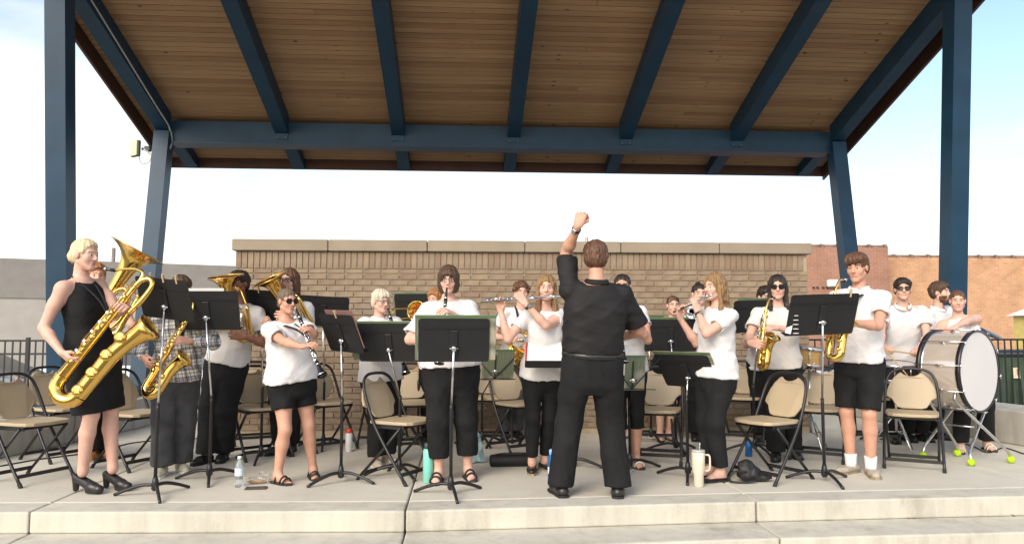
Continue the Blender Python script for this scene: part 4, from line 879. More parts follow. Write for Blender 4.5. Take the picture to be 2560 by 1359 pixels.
def floral(name='floral_folder'):
    if name in MATS: return MATS[name]
    m = bpy.data.materials.new(name); m.use_nodes = True; t = m.node_tree; b = t.nodes['Principled BSDF']; n = t.nodes.new; l = t.links.new; b.inputs['Roughness'].default_value = .5
    tcn = n('ShaderNodeTexCoord'); vo = n('ShaderNodeTexVoronoi'); vo.inputs['Scale'].default_value = 6.5; l(tcn.outputs['Object'], vo.inputs['Vector'])
    wv = n('ShaderNodeTexWave'); wv.inputs['Scale'].default_value = 14; wv.inputs['Distortion'].default_value = 9; l(tcn.outputs['Object'], wv.inputs['Vector'])
    r1 = n('ShaderNodeValToRGB'); e = r1.color_ramp.elements; e[0].position = .15; e[0].color = (.42, .30, .10, 1); e[1].position = .55; e[1].color = (.12, .15, .08, 1); q = e.new(.32); q.color = (.38, .36, .29, 1); l(vo.outputs['Distance'], r1.inputs[0])
    x = n('ShaderNodeMix'); x.data_type = 'RGBA'; wm = n('ShaderNodeMath'); wm.operation = 'MULTIPLY'; wm.inputs[1].default_value = .35; l(wv.outputs[0], wm.inputs[0]); l(wm.outputs[0], x.inputs[0]); l(r1.outputs[0], x.inputs[6]); x.inputs[7].default_value = (.30, .29, .25, 1); l(x.outputs[2], b.inputs['Base Color']); MATS[name] = m; return m
FLOR = floral(); GREEN = mat('folder_green', (.10, .16, .075), .5, var=.1); PEG = mat('clothespin_wood', (.55, .40, .22), .7)
def stand(label, px, py, dx, dy, Yd=None, yaw=0., tilt=22., pins=(), folder=None, legrot=0., wire=False, wd=.50, roll=0.):
    """base at floor pixel (px,py), desk centre at pixel (dx,dy)"""
    b = FL(px, py); Yd = b.y if Yd is None else Yd; c = AY(dx, dy, Yd); o = thing('music_stand', label, 'music stand', (b.x, b.y, 0), R(yaw), 'black music stands')
    Mi = Matrix.Rotation(-R(yaw), 3, 'Z'); dc = Mi@(c-V((b.x, b.y, 0))); t = R(tilt); ex = V((math.cos(R(roll)), 0, math.sin(R(roll)))); ey = V((0, -math.sin(t), math.cos(t))); ey = (ey-ex*ey.dot(ex)).normalized(); ez = ex.cross(ey)   # ez looks to the audience
    dc.x = dc.x if wire else dc.x
    if not wire:
        r_ = .022; ol = []
        for sx, sy in ((1, 1), (-1, 1), (-1, -1), (1, -1)):
            for k in range(4):
                a = {(1, 1): 0, (-1, 1): 90, (-1, -1): 180, (1, -1): 270}[(sx, sy)]+k*30; ol.append((sx*(wd/2-r_)+r_*math.cos(R(a)), sy*(.16-r_)+r_*math.sin(R(a))))
        m = MB(); m.prism(ol, .004, dc, ex, ey); d = m.build('desk', DESK, o)
        m = MB(); m.box(dc+ey*.085+ez*.004, (wd-.03, .006, .006), Matrix((ex, ey, ez)).transposed()); m.box(dc-ey*.02+ez*.007, (.055, .19, .012), Matrix((ex, ey, ez)).transposed(), .004); m.build('stiffener', DESK, d)
        m = MB(); m.box(dc-ey*.158-ez*.032, (wd-.01, .004, .066), Matrix((ex, ey, ez)).transposed()); m.build('ledge', DESK, d)
    else:
        m = MB()
        for s in (1, -1): m.tube([dc-ey*.13, dc+ex*s*.22+ey*.12], .004, 5); m.tube([dc-ey*.13-ex*s*.0, dc-ey*.14+ex*s*.2], .004, 5)
        m.tube([dc-ey*.14, dc+ey*.1], .005, 5); m.build('desk', BLK, o)
    kn = dc-ey*.055+ez*.018; m = MB(); m.lathe([(-.012, .013), (-.004, .021), (.012, .021), (.020, .012)], kn, ez, 12); m.tube([kn-ex*.03, kn+ex*.03], .007, 8); m.build('tilt_knob', SILV, o, None, True)
    pz = V((0, 0, 0)); tp = kn-V((0, 0, .01)); m = MB(); lz = .62 if not wire else .5
    lo_ = V((tp.x*0, tp.y*0, lz)); m.tube([lo_, tp], .0085 if not wire else .006, 10); m.build('upper_pole', SILV if not wire else BLK, o, None, True)
    m = MB(); m.tube([(0, 0, .05), (0, 0, lz-.01), (0, 0, lz+.02)], [.0125, .0125, .0145], 10); m.build('lower_pole', BLK, o, None, True)
    m = MB(); m.lathe([(.035, .016), (.05, .026), (.10, .022), (.135, .014)], (0, 0, 0), (0, 0, 1), 12); m.build('hub', BLK, o, None, True)
    for k in range(3):
        a = R(legrot+k*120); d_ = V((math.sin(a), -math.cos(a), 0)); m = MB(); pts = spline([(d_*.01)+V((0, 0, .075)), d_*.09+V((0, 0, .074)), d_*.19+V((0, 0, .046)), d_*.285+V((0, 0, .008))], 4); m.tube(pts, [.013]*8+[.012]*(len(pts)-8), 6); m.build('leg', BLK, o, None, True)
    Mr = Matrix((ex, ey, ez)).transposed()
    for fx, col in pins:
        p = dc+ex*fx*wd/2+ey*.165; m = MB(); m.box(p+ez*.006, (.010, .062, .007), Mr); m.box(p-ez*.006, (.010, .062, .007), Mr@Matrix.Rotation(R(6), 3, 'X')); cp = m.build('clothespin', PEG, o)
        m = MB(); m.tube([p-ex*.007, p+ex*.007], .005, 6); m.build('spring', SILV, cp)
    if folder:
        kind, w2, h2, ox, oy = folder; fc = dc+ex*ox+ey*oy-ez*.010
        if kind == 'floral': mm = FLOR
        elif kind == 'red': mm = mat('red_folder', (.45, .02, .03), .5)
        elif kind == 'brown': mm = mat('brown_book', (.20, .11, .09), .6)
        else: mm = PAPER
        m = MB(); m.box(fc, (w2, h2, .006), Mr, .002); fo = m.build('music_folder', mm, o)
        if kind == 'floral': m = MB(); m.box(fc+ey*(h2/2-.012)+ez*.0005, (w2-.004, .022, .0075), Mr, .001); m.build('folder_edge', GREEN, fo)
        m = MB(); m.box(fc-ez*.006+ey*.0, (w2*.94, h2*.93, .005), Mr); m.build('sheet_music', PAPER, fo)
    return o
G_ = 0
stand('black music stand with clothespins in front of the bari sax player', 387, 1238, 412, 747, yaw=-22, tilt=24, pins=((-.35, 0), (.12, 0), (.62, 0)), legrot=50, roll=-6, wd=.47)
stand('black music stand overlapping the clothespin one, before the plaid shirt', 523, 1200, 516, 776, yaw=-3, tilt=18, legrot=20, folder=('paper', .34, .30, -.02, .03), wd=.52)
stand('black stand with one clothespin left of the woman in sunglasses', 652, 1150, 655, 766, yaw=-26, tilt=22, pins=((.0, 0),), legrot=30, roll=-4, wd=.47)
stand('black stand just right of the sunglasses clarinettist, further back', 808, 1118, 808, 778, yaw=8, tilt=20, legrot=0, pins=(), roll=-3)
stand('tilted black stand with a brown music book and a clothespin', 852, 1205, 852, 833, yaw=-50, tilt=24, pins=((.1, 0),), legrot=0, roll=-2, folder=('brown', .40, .31, .06, .04))
stand('black stand with a floral folder before the white-haired clarinettist', 998, 1188, 972, 856, Yd=5.98, yaw=-10, tilt=20, legrot=40, folder=('floral', .58, .33, -.015, .012))
stand('centre black stand with a wide floral folder before the bobbed clarinettist', 1127, 1236, 1135, 850, Yd=5.30, yaw=2, tilt=18, legrot=8, folder=('floral', .57, .335, .012, .016))
stand('small black stand at the back holding a floral folder, beside the trombonist', 1045, 1112, 1047, 772, yaw=-12, tilt=18, legrot=30, folder=('floral', .54, .33, 0, .01))
stand('folding wire stand with a hanging floral folder left of the flute player', 1205, 1110, 1238, 912, Yd=7.0, yaw=6, tilt=16, wire=True, legrot=10, folder=('floral', .30, .30, .03, .0))
stand('conductor score stand with an open red folder', 1428, 1168, 1392, 888, Yd=5.95, yaw=172, tilt=56, legrot=20, folder=('red', .50, .30, .0, .02))
stand('wire stand with a floral folder right of the conductor legs', 1575, 1172, 1582, 932, Yd=6.0, yaw=4, tilt=12, wire=True, legrot=-20, folder=('floral', .17, .29, .02, .0))
stand('black stand with a floral folder in the row behind the conductor', 1690, 1128, 1677, 838, yaw=-6, tilt=14, legrot=10, folder=('floral', .60, .33, -.07, .015))
stand('narrow black stand at the back row beside the conductor elbow', 1628, 1100, 1622, 828, yaw=-4, tilt=14, legrot=10, wd=.30, folder=('floral', .34, .32, -.01, .02))
stand('low, flat-tilted black stand in front of the long-haired flutist', 1720, 1195, 1716, 927, yaw=-50, tilt=35, legrot=32, roll=0, folder=('floral', .53, .35, .01, .01))
stand('black stand in front of the saxophonist with sunglasses', 1887, 1130, 1897, 790, yaw=10, tilt=16, legrot=0, roll=2, folder=('floral', .40, .32, -.04, .02), wd=.56)
stand('big black stand with a spiral book and a clothespin before the boy saxophonist', 2062, 1203, 2056, 786, Yd=5.34, yaw=8, tilt=22, legrot=-8, roll=2, pins=((.72, 0),), wd=.56)
stand('black stand with a floral folder in front of the drummer', 2222, 1100, 2238, 806, yaw=14, tilt=18, legrot=0, roll=-1, folder=('floral', .30, .33, .14, .015), wd=.40)
# spiral binding on the big stand
c = AY(1985, 800, 5.32); sb = thing('spiral_book', 'white spiral-bound music book at the left edge of the big stand', 'book', c)
m = MB(); m.box((-.012, .02, .02), (.04, .012, .24), Matrix.Rotation(R(14), 3, 'Y')); m.build('pages', PAPER, sb)
for k in range(5): m = MB(); m.tube([V((.012+.018*math.cos(a), -.018*math.sin(a), -.095+.032*k)) for a in [math.pi*1.5*q/8 for q in range(9)]], .0028, 5); m.build('ring', mat('white_ring', (.75, .75, .76), .4, var=0), sb)
# ================================================================ instruments
BRASS = mat('brass', (.80, .52, .14), .16, metal=1., var=.06, vscale=5); BRASS2 = mat('brass_worn', (.66, .42, .12), .24, metal=1., var=.12, vscale=7); BLKP = mat('ebonite', (.012, .012, .012), .22, var=.05); SILVER = mat('silver_plate', (.82, .82, .84), .14, metal=1., var=.03); PADW = mat('key_pearl', (.75, .73, .68), .25, var=.03)
def clarinet(label, M_, B_):
    M_, B_ = V(M_), V(B_); ax = (B_-M_).normalized(); ln = (B_-M_).length; k = ln/.665; o = thing('clarinet', label, 'clarinet', M_); e = ax.orthogonal().normalized(); f_ = V((0, -1, 0)); e = (f_-ax*f_.dot(ax)).normalized(); g_ = ax.cross(e)
    m = MB(); m.lathe([(-.01*k, .006), (.02*k, .0085), (.075*k, .0125), (.085*k, .0125)], M_, ax, 10); m.build('mouthpiece', BLKP, o, M_, True)
    m = MB(); m.lathe([(.086*k, .0145), (.15*k, .0150), (.151*k, .0130), (.36*k, .0130), (.361*k, .0138), (.56*k, .0140)], M_, ax, 12); m.build('body', BLKP, o, M_, True)
    m = MB(); m.lathe([(.56*k, .0145), (.60*k, .018), (.635*k, .025), (.66*k, .036), (.665*k, .0375), (.663*k, .034), (.63*k, .022), (.58*k, .012)], M_, ax, 18); m.build('bell', BLKP, o, M_, True)
    for t in (.087, .150, .358, .558): m = MB(); m.lathe([(t*k-.004, .0155), (t*k-.003, .0165), (t*k+.003, .0165), (t*k+.004, .0155)], M_, ax, 12); m.build('ring', SILVER, o, M_, True)
    m = MB(); m.lathe([(.661*k, .0382), (.667*k, .0382)], M_, ax, 18, False); m.build('bell_ring', SILVER, o, M_, True)
    for i, t in enumerate((.18, .21, .24, .275, .31, .33, .39, .42, .455, .49, .52)):
        q = M_+ax*t*k+e*.015+g_*(.006 if i % 3 else -.007); m = MB(); m.lathe([(0, .0075), (.004, .0075)], q, e, 10); m.build('key', SILVER, o, M_)
    for t0, t1, s in ((.17, .34, 1), (.38, .54, 1), (.25, .34, -1), (.40, .53, -1)): m = MB(); m.tube([M_+ax*t0*k+e*.014+g_*s*.010, M_+ax*t1*k+e*.014+g_*s*.010], .0025, 6); m.build('key_rod', SILVER, o, M_, True)
    return o
def flute(label, A, B_):
    A, B_ = V(A), V(B_); ax = (B_-A).normalized(); ln = (B_-A).length; o = thing('flute', label, 'flute', A); f_ = V((0, -.6, .8)); e = (f_-ax*f_.dot(ax)).normalized()
    m = MB(); m.lathe([(-.05, .0105), (.0, .0105), (.16*ln/.62, .0100), (.162*ln/.62, .0115), (.19*ln/.62, .0115), (.192*ln/.62, .0100), (ln, .0098)], A, ax, 12); m.build('tube', SILVER, o, A, True)
    m = MB(); m.ball(A+ax*.015+e*.009, .017, 10, (1, .7, .5)); m.build('lip_plate', SILVER, o, A, True)
    for i in range(11): m = MB(); t = ln*(.36+.056*i); m.lathe([(.009, .0085), (.014, .0085), (.015, .006)], A+ax*t, e, 10); m.build('key', SILVER, o, A)
    for t0, t1 in ((.34, .60), (.62, .93)): m = MB(); m.tube([A+ax*ln*t0+e*.012+ax.cross(e)*.009, A+ax*ln*t1+e*.012+ax.cross(e)*.009], .003, 6); m.build('key_rod', SILVER, o, A, True)
    return o
def sax(label, M_, T, B_, bdir, size='alto', frac=.62, loop=False):
    M_, T, B_ = V(M_), V(T), V(B_); a = (T-B_).normalized(); L_ = (T-B_).length; b = V(bdir); b = (b-a*b.dot(a)).normalized(); c = a.cross(b)
    Rb, r0, r1, rb = dict(alto=(.045, .010, .026, .062), tenor=(.055, .012, .032, .078), bari=(.088, .016, .046, .098))[size]
    o = thing('saxophone', label, 'saxophone', B_)
    # neck and mouthpiece
    hi = T+a*.05*(2 if size == 'bari' else 1)
    nd = (T-M_).normalized(); m = MB(); st = M_+(hi-M_)*.30; pts = spline([st, st+(hi-st)*.55+a*.035, hi+(M_-hi).normalized()*.02+a*.012, T+a*.015, T], 5)
    m.tube(pts, [r0*.62+(r0-r0*.62)*i/(len(pts)-1) for i in range(len(pts))], 10); m.build('neck', BRASS, o, B_, True)
    m = MB(); d = (st-M_).normalized(); m.lathe([(-.012, .005), (.03, .010), ((st-M_).length+.012, .0125)], M_, d, 10); m.build('mouthpiece', BLKP, o, B_, True); m = MB(); m.lathe([(.035, .0125), (.055, .0135)], M_, d, 10); m.build('ligature', SILVER, o, B_, True)
    if loop:  # the low saxophone's tube doubles back at the top
        m = MB(); pts = spline([T+a*.0, T+a*.06+b*.01, T+a*.10+b*.05, T+a*.07+b*.095, T-a*.05+b*.10, T-a*.18+b*.085], 6); m.tube(pts, .020, 10); m.build('pigtail', BRASS, o, B_, True)
        m = MB(); pts = [T+a*.02-b*.035+c*.02, T-a*.34-b*.035+c*.02]; m.tube(pts, .012, 8); m.build('octave_tube', BRASS, o, B_, True)
    m = MB(); n = 14; pts = [T+(B_-T)*i/n for i in range(n+1)]; rad = [r0+(r1-r0)*i/n for i in range(n+1)]; m.tube(pts, rad, 16, False); m.build('body_tube', BRASS, o, B_, True)
    m = MB(); pts = [B_+b*Rb*(1-math.cos(t))-a*Rb*math.sin(t) for t in [math.pi*i/10 for i in range(11)]]; m.tube(pts, [r1*(1+.22*i/10) for i in range(11)], 16, False); m.build('bow', BRASS, o, B_, True)
    Lb = L_*frac; st = B_+b*2*Rb; pts = []; rad = []
    for i in range(17):
        t = i/16; pts.append(st+a*Lb*t+b*.07*(size != 'bari' and 1 or 1.6)*max(0, t-.45)**1.6*2.2); rad.append(r1*1.22+(rb*.62-r1*1.22)*t+(rb*.38)*max(0, (t-.72)/.28)**2.2)
    dl = (pts[-1]-pts[-2]).normalized(); m = MB(); pin = pts[::-1]; rin = [r*.965 for r in rad][::-1]
    m.tube(pts+[pts[-1]+dl*.004]+pin[:12], rad+[rad[-1]*.99]+rin[:12], 24, False); m.build('bell', BRASS, o, B_, True)
    m = MB(); m.tube([pts[-1]+(dl.orthogonal().normalized()*math.cos(q)+dl.cross(dl.orthogonal().normalized())*math.sin(q))*rad[-1] for q in [2*math.pi*k/24 for k in range(24)]], .0045, 6, closed=True); m.build('bell_rim', BRASS2, o, B_, True)
    for q in (.04, .97): m = MB(); i = q*L_; m.lathe([(-.012, r0+(r1-r0)*(1-q)*1.0+.004), (.012, r0+(r1-r0)*(1-q)+.004)], B_+a*i, a, 16, False); m.build('joint_ring', BRASS2, o, B_, True)
    # key work: cups on the tube, big cups with guards on the bell, rods and posts
    ks = dict(alto=1., tenor=1.2, bari=1.5)[size]
    for i in range(9):
        t = .12+.085*i; r = r0+(r1-r0)*t; p = T-a*L_*t; d = (c*.9-b*(.25 if i % 2 else -.2)).normalized()
        if d.y > 0: d = -d
        m = MB(); rr_ = (.010+.008*t)*ks; m.lathe([(0, rr_), (.004, rr_*1.05), (.008, rr_*.9), (.0095, rr_*.3)], p+d*(r+.004), d, 14); m.build('key_cup', BRASS2, o, B_, True)
    for i in range(4 if size == 'bari' else 2):
        t = (.06+.23*i) if size == 'bari' else .10+.25*i; p = st+a*Lb*t; r = r1*1.22+(rb*.6-r1*1.22)*t; d = c if c.y < 0 else -c; rr_ = (.030 if size == 'bari' else .021)*ks*.9
        m = MB(); m.lathe([(0, rr_), (.008, rr_*1.03), (.014, rr_*.95), (.016, rr_*.4)], p+d*(r+.002), d, 18); kc = m.build('bell_key_cup', BRASS, o, B_, True)
        m = MB(); m.tube([p+d*(r+.022)+a*math.sin(q)*rr_*.8+b*math.cos(q)*rr_*.8 for q in (0, 2.1, 4.2)], .003, 5, closed=True); m.build('key_guard', BRASS2, kc, B_, True)
    for off, s0, s1 in ((.012, .08, .92), (.024, .15, .62), (-.006, .45, .95)):
        d = c if c.y < 0 else -c; m = MB(); q0, q1 = T-a*L_*s0, T-a*L_*s1; m.tube([q0+d*(r0+.010)-b*off, q1+d*(r1+.010)-b*off], .0032*ks, 6); m.build('key_rod', BRASS2, o, B_, True)
    for i in range(5):
        d = c if c.y < 0 else -c; p = T-a*L_*(.3+.10*i); m = MB(); m.lathe([(0, .007*ks), (.004, .007*ks)], p+d*(r1*.8+.018)-b*.014, d, 10); m.build('pearl', PADW, o, B_)
    return o
def low_brass(label, rimc, axis, rim_r, length, name='euphonium', valves=3, mouth=None):
    """upright bell flaring along axis, tapering into a U-shaped body with coiled tubing and piston valves"""
    rimc, ax = V(rimc), V(axis).normalized(); o = thing(name, label, name, rimc); e = (V((1, 0, 0))-ax*ax.x).normalized(); g_ = ax.cross(e)
    pr = [(0, 1.), (.012, .93), (.035, .78), (.07, .62), (.12, .47), (.20, .36), (.32, .29), (.5, .23), (.75, .175), (1., .135)]
    prof = [(-t*length, max(rim_r*r, .012)) for t, r in pr]
    m = MB(); m.lathe(prof[::-1]+[(.003, rim_r*1.005), (-.001, rim_r*.985)]+[(-t*length-.003, rim_r*r*.97) for t, r in pr[1:7]], rimc, ax, 32, False); m.build('bell', BRASS, o, rimc, True)
    m = MB(); m.tube([rimc+(e*math.cos(t)+g_*math.sin(t))*rim_r for t in [2*math.pi*k/32 for k in range(32)]], .005, 6, closed=True); m.build('bell_rim', BRASS2, o, rimc, True)
    bt = rimc-ax*length; w_ = rim_r*.95; r_ = rim_r*.135
    m = MB(); pts = spline([bt+ax*.02, bt-ax*w_*.3+e*.02, bt-ax*w_*.55+e*w_*.5, bt-ax*w_*.3+e*w_, bt+e*w_+ax*.05, bt+e*w_+ax*length*.45], 6); m.tube(pts, [r_+(r_*.72-r_)*i/(len(pts)-1) for i in range(len(pts))], 16); m.build('bottom_bow', BRASS, o, rimc, True)
    for k in range(2):
        c0 = bt+e*w_*.5+ax*(length*.15+.05*k)-g_*(.03+.03*k); m = MB(); m.tube([c0+e*math.cos(t)*w_*(.42-.08*k)+ax*math.sin(t)*(length*.30-.04*k) for t in [2*math.pi*q/28 for q in range(28)]], r_*.38, 10, closed=True); m.build('tubing', BRASS2, o, rimc, True)
    for k in range(valves): p = bt+e*w_*(.32+.2*k)-g_*.02+ax*length*.04; m = MB(); m.lathe([(0, .017), (.004, .020), (.15, .020), (.155, .014), (.175, .004), (.195, .004), (.197, .010), (.203, .010)], p, ax, 14); m.build('valve', SILVER, o, rimc, True)
    if mouth is not None: q = V(mouth); s0 = bt+e*w_+ax*length*.45; m = MB(); m.tube(spline([s0, s0+(q-s0)*.5+ax*.06, q+(s0-q)*.12, q], 6), .008, 8); m.build('leadpipe', BRASS, o, rimc, True); m = MB(); m.lathe([(0, .014), (.02, .012), (.045, .006)], q, (s0-q), 12); m.build('mouthpiece', SILVER, o, rimc, True)
    return o
def trombone(label, mouth, end, bell_c, bell_ax):
    M_, E_ = V(mouth), V(end); d = (E_-M_).normalized(); s = d.cross(V((0, 0, 1))).normalized(); o = thing('trombone', label, 'trombone', M_); u = s.cross(d)
    for q in (0, 1): m = MB(); m.tube([M_+d*.06+u*-.09*q, E_+u*-.09*q], .008, 10); m.build('slide_tube', BRASS2, o, M_, True)
    m = MB(); m.tube([E_+u*-.045+u*.045*math.cos(t)+d*.045*math.sin(t) for t in [math.pi*k/8 for k in range(9)]], .008, 8); m.build('slide_bow', BRASS, o, M_, True)
    for t in (.08, .20): m = MB(); m.tube([M_+d*t, M_+d*t-u*.09], .006, 8); m.build('brace', SILVER, o, M_, True)
    m = MB(); m.lathe([(0, .013), (.02, .012), (.06, .006)], M_, d, 12); m.build('mouthpiece', SILVER, o, M_, True)
    bc, ba = V(bell_c), V(bell_ax).normalized(); ln = .5; m = MB(); pr = [(-ln, .010), (-.35, .014), (-.2, .022), (-.1, .036), (-.045, .058), (-.012, .085), (0, .100), (-.002, .098), (-.014, .082), (-.05, .053), (-.12, .028)]; m.lathe(pr, bc, ba, 28, False); m.build('bell', BRASS, o, M_, True)
    b0 = bc-ba*ln; m = MB(); pts = spline([b0, b0-ba*.06-u*.03, b0-ba*.07-u*.09, b0-u*.12, M_+d*.06-u*.09], 6); m.tube(pts, .009, 10); m.build('tuning_slide', BRASS2, o, M_, True); return o
def french_horn(label, c, bell_dir):
    c = V(c); bd = V(bell_dir).normalized(); o = thing('french_horn', label, 'french horn', c); e = bd.cross(V((0, 0, 1))).normalized(); u = V((0, 0, 1))
    for k, r in enumerate((.155, .135, .112)): m = MB(); m.tube([c+e*math.cos(t)*r+u*math.sin(t)*r+V((0, .016*k, 0)) for t in [2*math.pi*q/32 for q in range(32)]], .0085+.002*k, 10, closed=True); m.build('coil', BRASS2 if k else BRASS, o, c, True)
    bc = c-u*.08+bd*.10; m = MB(); m.lathe([(-.22, .014), (-.14, .024), (-.08, .048), (-.035, .085), (-.008, .125), (0, .148), (-.003, .145), (-.04, .078), (-.09, .04)], bc, bd, 28, False); m.build('bell', BRASS, o, c, True)
    for k in range(3): m = MB(); m.lathe([(0, .016), (.045, .016)], c+e*(.03*k-.03)+u*.03-bd*.03, bd, 12); m.build('rotary_valve', SILVER, o, c, True)
    m = MB(); m.tube(spline([c+u*.15, c+u*.22+e*.05, c+u*.30+e*.09], 5), .006, 8); m.build('leadpipe', BRASS2, o, c, True); return o
def trumpet(label, mouth, bell_c):
    A, B_ = V(mouth), V(bell_c); d = (B_-A).normalized(); o = thing('trumpet', label, 'trumpet', A); u = V((0, 0, 1)); u = (u-d*u.dot(d)).normalized(); ln = (B_-A).length
    m = MB(); m.lathe([(ln*.35, .006), (ln*.62, .009), (ln*.8, .016), (ln*.92, .032), (ln*.98, .052), (ln, .062), (ln*.985, .050), (ln*.9, .026)], A, d, 24, False); m.build('bell', SILVER, o, A, True)
    m = MB(); pts = spline([A+d*.06, A+d*ln*.55, A+d*ln*.72-u*.03, A+d*ln*.6-u*.075, A+d*ln*.3-u*.075, A+d*ln*.2-u*.035, A+d*ln*.38], 6); m.tube(pts, .006, 8); m.build('tubing', SILVER, o, A, True)
    m = MB(); m.lathe([(0, .012), (.015, .011), (.05, .005), (.07, .005)], A, d, 12); m.build('mouthpiece', SILVER, o, A, True)
    for k in range(3): m = MB(); m.lathe([(-.085, .011), (.03, .011), (.035, .004), (.055, .004), (.057, .010), (.061, .010)], A+d*(ln*.40+.028*k), u, 12); m.build('valve', SILVER, o, A, True)
    return o
# ================================================================ the band
def hold(pt, fd, pn, pole, curl=.62): pt = np.array(pt, float); return (pt-unit(pn)*.032, np.array(pole, float), fd, pn, curl)
A = AY
TEE = lambda **k: dict(dict(m='white_cloth', sleeve=.6, hem=-.02, slack=.018), **k)
BLACKP = ('pants', 'black_cloth', 1., .014, .012)
# --- woman in the black dress with the low saxophone
T_, B_ = A(338, 716, 5.46), A(148, 950, 5.42); M1 = A(252, 670, 5.62)
sax('large brass baritone saxophone held by the blonde woman in black', M1, T_, B_, A(250, 985, 5.40)-A(148, 950, 5.42), 'bari', .80, True)
person('P1', 'blonde woman in a black dress and heels playing a large saxophone', FL(280, 1222), FL(205, 1230), A(213, 637, 5.68), 70, 74, -6, lift=.075, w=.98, hip_w=1.04,
 aR=hold(A(186, 893, 5.42), (.75, -.1, -.6), (.6, .5, .3), A(75, 800, 5.55), .7), aL=hold(A(306, 772, 5.46), (.1, -.9, .2), (-.5, .1, -.7), A(300, 850, 5.9), .7), toes=(62, 66),
 top=dict(m='black_cloth', sleeve=0, skirt=.235, slack=.006, loose=.25, neck=.088, ndeep=.085, vneck=.035, wr=.0035), shoe=('heel', 'black_shoe'), hair=('updo', 'hair_blond'), strap=A(278, 800, 5.47), brow='hair_dirty')
# --- tuba player behind her
low_brass('big brass tuba with its wide bell tilted up behind the blonde woman', A(346, 627, 6.62), (.46, .12, .88), .235, .62, 'tuba', 3, A(262, 712, 6.80))
person('P2', 'ginger-haired tuba player in brown shoes behind the blonde woman', FL(262, 1142), FL(236, 1146), A(240, 690, 6.95), 30, 35, 0, sex='m', aR=hold(A(300, 810, 6.75), (.7, -.4, .2), (.4, -.7, -.2), A(215, 830, 6.8)), aL=hold(A(330, 850, 6.7), (-.4, -.6, .2), (-.6, .3, 0), A(350, 850, 6.9)), top=TEE(m='cream_cloth', collar=1, sleeve=.62), bot=BLACKP, shoe=('shoe', 'brown_shoe', 'tan_sole'), hair=('short', 'hair_ginger'), brow='hair_ginger')
# --- plaid shirt, tenor saxophone
PLAID = bpy.data.materials.new('plaid_flannel'); PLAID.use_nodes = True
def _plaid(m):
    t = m.node_tree; b = t.nodes['Principled BSDF']; n = t.nodes.new; l = t.links.new; b.inputs['Roughness'].default_value = .9; tcn = n('ShaderNodeTexCoord'); acc = None
    for d, sc_ in (((1, 0, 0), 15), ((0, 0, 1), 13), ((1, 0, 0), 41), ((0, 0, 1), 37)):
        mp_ = n('ShaderNodeMapping'); mp_.inputs['Rotation'].default_value = (0, R(6), 0); l(tcn.outputs['Object'], mp_.inputs[0])
        wv = n('ShaderNodeTexWave'); wv.bands_direction = 'X' if d[0] else 'Z'; wv.inputs['Scale'].default_value = sc_/6.28*1.9; wv.inputs['Distortion'].default_value = .6; wv.inputs['Detail'].default_value = 0; l(mp_.outputs[0], wv.inputs['Vector'])
        r = n('ShaderNodeValToRGB'); e = r.color_ramp.elements; e[0].position = .70 if sc_ < 20 else .86; e[0].color = (1, 1, 1, 1); e[1].position = .80 if sc_ < 20 else .93; c_ = .52 if sc_ < 20 else .36; e[1].color = (c_, c_, c_*1.05, 1); l(wv.outputs[0], r.inputs[0])
        if acc is None: acc = r.outputs[0]
        else: x = n('ShaderNodeMix'); x.data_type = 'RGBA'; x.blend_type = 'MULTIPLY'; x.inputs[0].default_value = 1; l(acc, x.inputs[6]); l(r.outputs[0], x.inputs[7]); acc = x.outputs[2]
    x = n('ShaderNodeMix'); x.data_type = 'RGBA'; x.blend_type = 'MULTIPLY'; x.inputs[0].default_value = 1; x.inputs[6].default_value = (.80, .77, .71, 1); l(acc, x.inputs[7]); l(x.outputs[2], b.inputs['Base Color'])
_plaid(PLAID); MATS['plaid_flannel'] = PLAID
sax('brass tenor saxophone held by the player in the plaid shirt', A(462, 742, 6.12), A(474, 790, 6.02), A(368, 962, 5.90), A(440, 960, 5.84)-A(368, 962, 5.90), 'tenor', .50)
person('P3', 'player in a black and white plaid shirt and grey trousers with tenor saxophone', FL(452, 1176), FL(405, 1186), A(452, 722, 6.22), 22, 14, -4, sex='m', skin='skin_tan', w=1.06, belly=.02, aR=hold(A(380, 905, 5.93), (.5, -.5, -.5), (.6, .4, .2), A(338, 850, 6.2), .7), aL=hold(A(452, 856, 5.98), (-.7, -.5, .1), (-.3, .5, -.5), A(525, 850, 6.2), .7),
 top=dict(m='plaid_flannel', sleeve=2, hem=-.035, slack=.022, collar=1, loose=.9), bot=('pants', 'charcoal', 1., .024, .020), shoe=('sneaker', 'canvas_yellow', 'white_sole'), hair=('short', 'hair_brown'), strap=A(455, 850, 5.98))
# --- two upright low brass players
low_brass('brass euphonium with its round bell up, left of the music stands gap', A(563, 691, 6.60), (-.12, -.18, .97), .152, .50, 'euphonium', 3, A(590, 716, 6.72))
person('P4', 'euphonium player in white shirt and black trousers behind the left stands', FL(558, 1150), FL(515, 1156), A(597, 708, 6.85), -8, -18, 0, sex='m', skin='skin_dark', w=1.05, aR=hold(A(570, 800, 6.6), (.5, -.5, .2), (.2, -.8, 0), A(500, 830, 6.7)), aL=hold(A(588, 838, 6.62), (-.6, -.4, .1), (-.3, .6, 0), A(640, 850, 6.75)), top=TEE(m='cream_cloth', hem=-.005, slack=.024), bot=('pants', 'black_cloth', 1., .02, .02), shoe=('shoe', 'black_shoe'), hair=('short', 'hair_dark'), brow='hair_dark')
low_brass('brass baritone horn tilted left in front of the long-haired woman', A(676, 696, 6.72), (-.42, -.25, .86), .150, .46, 'baritone horn', 3, A(712, 728, 6.86))
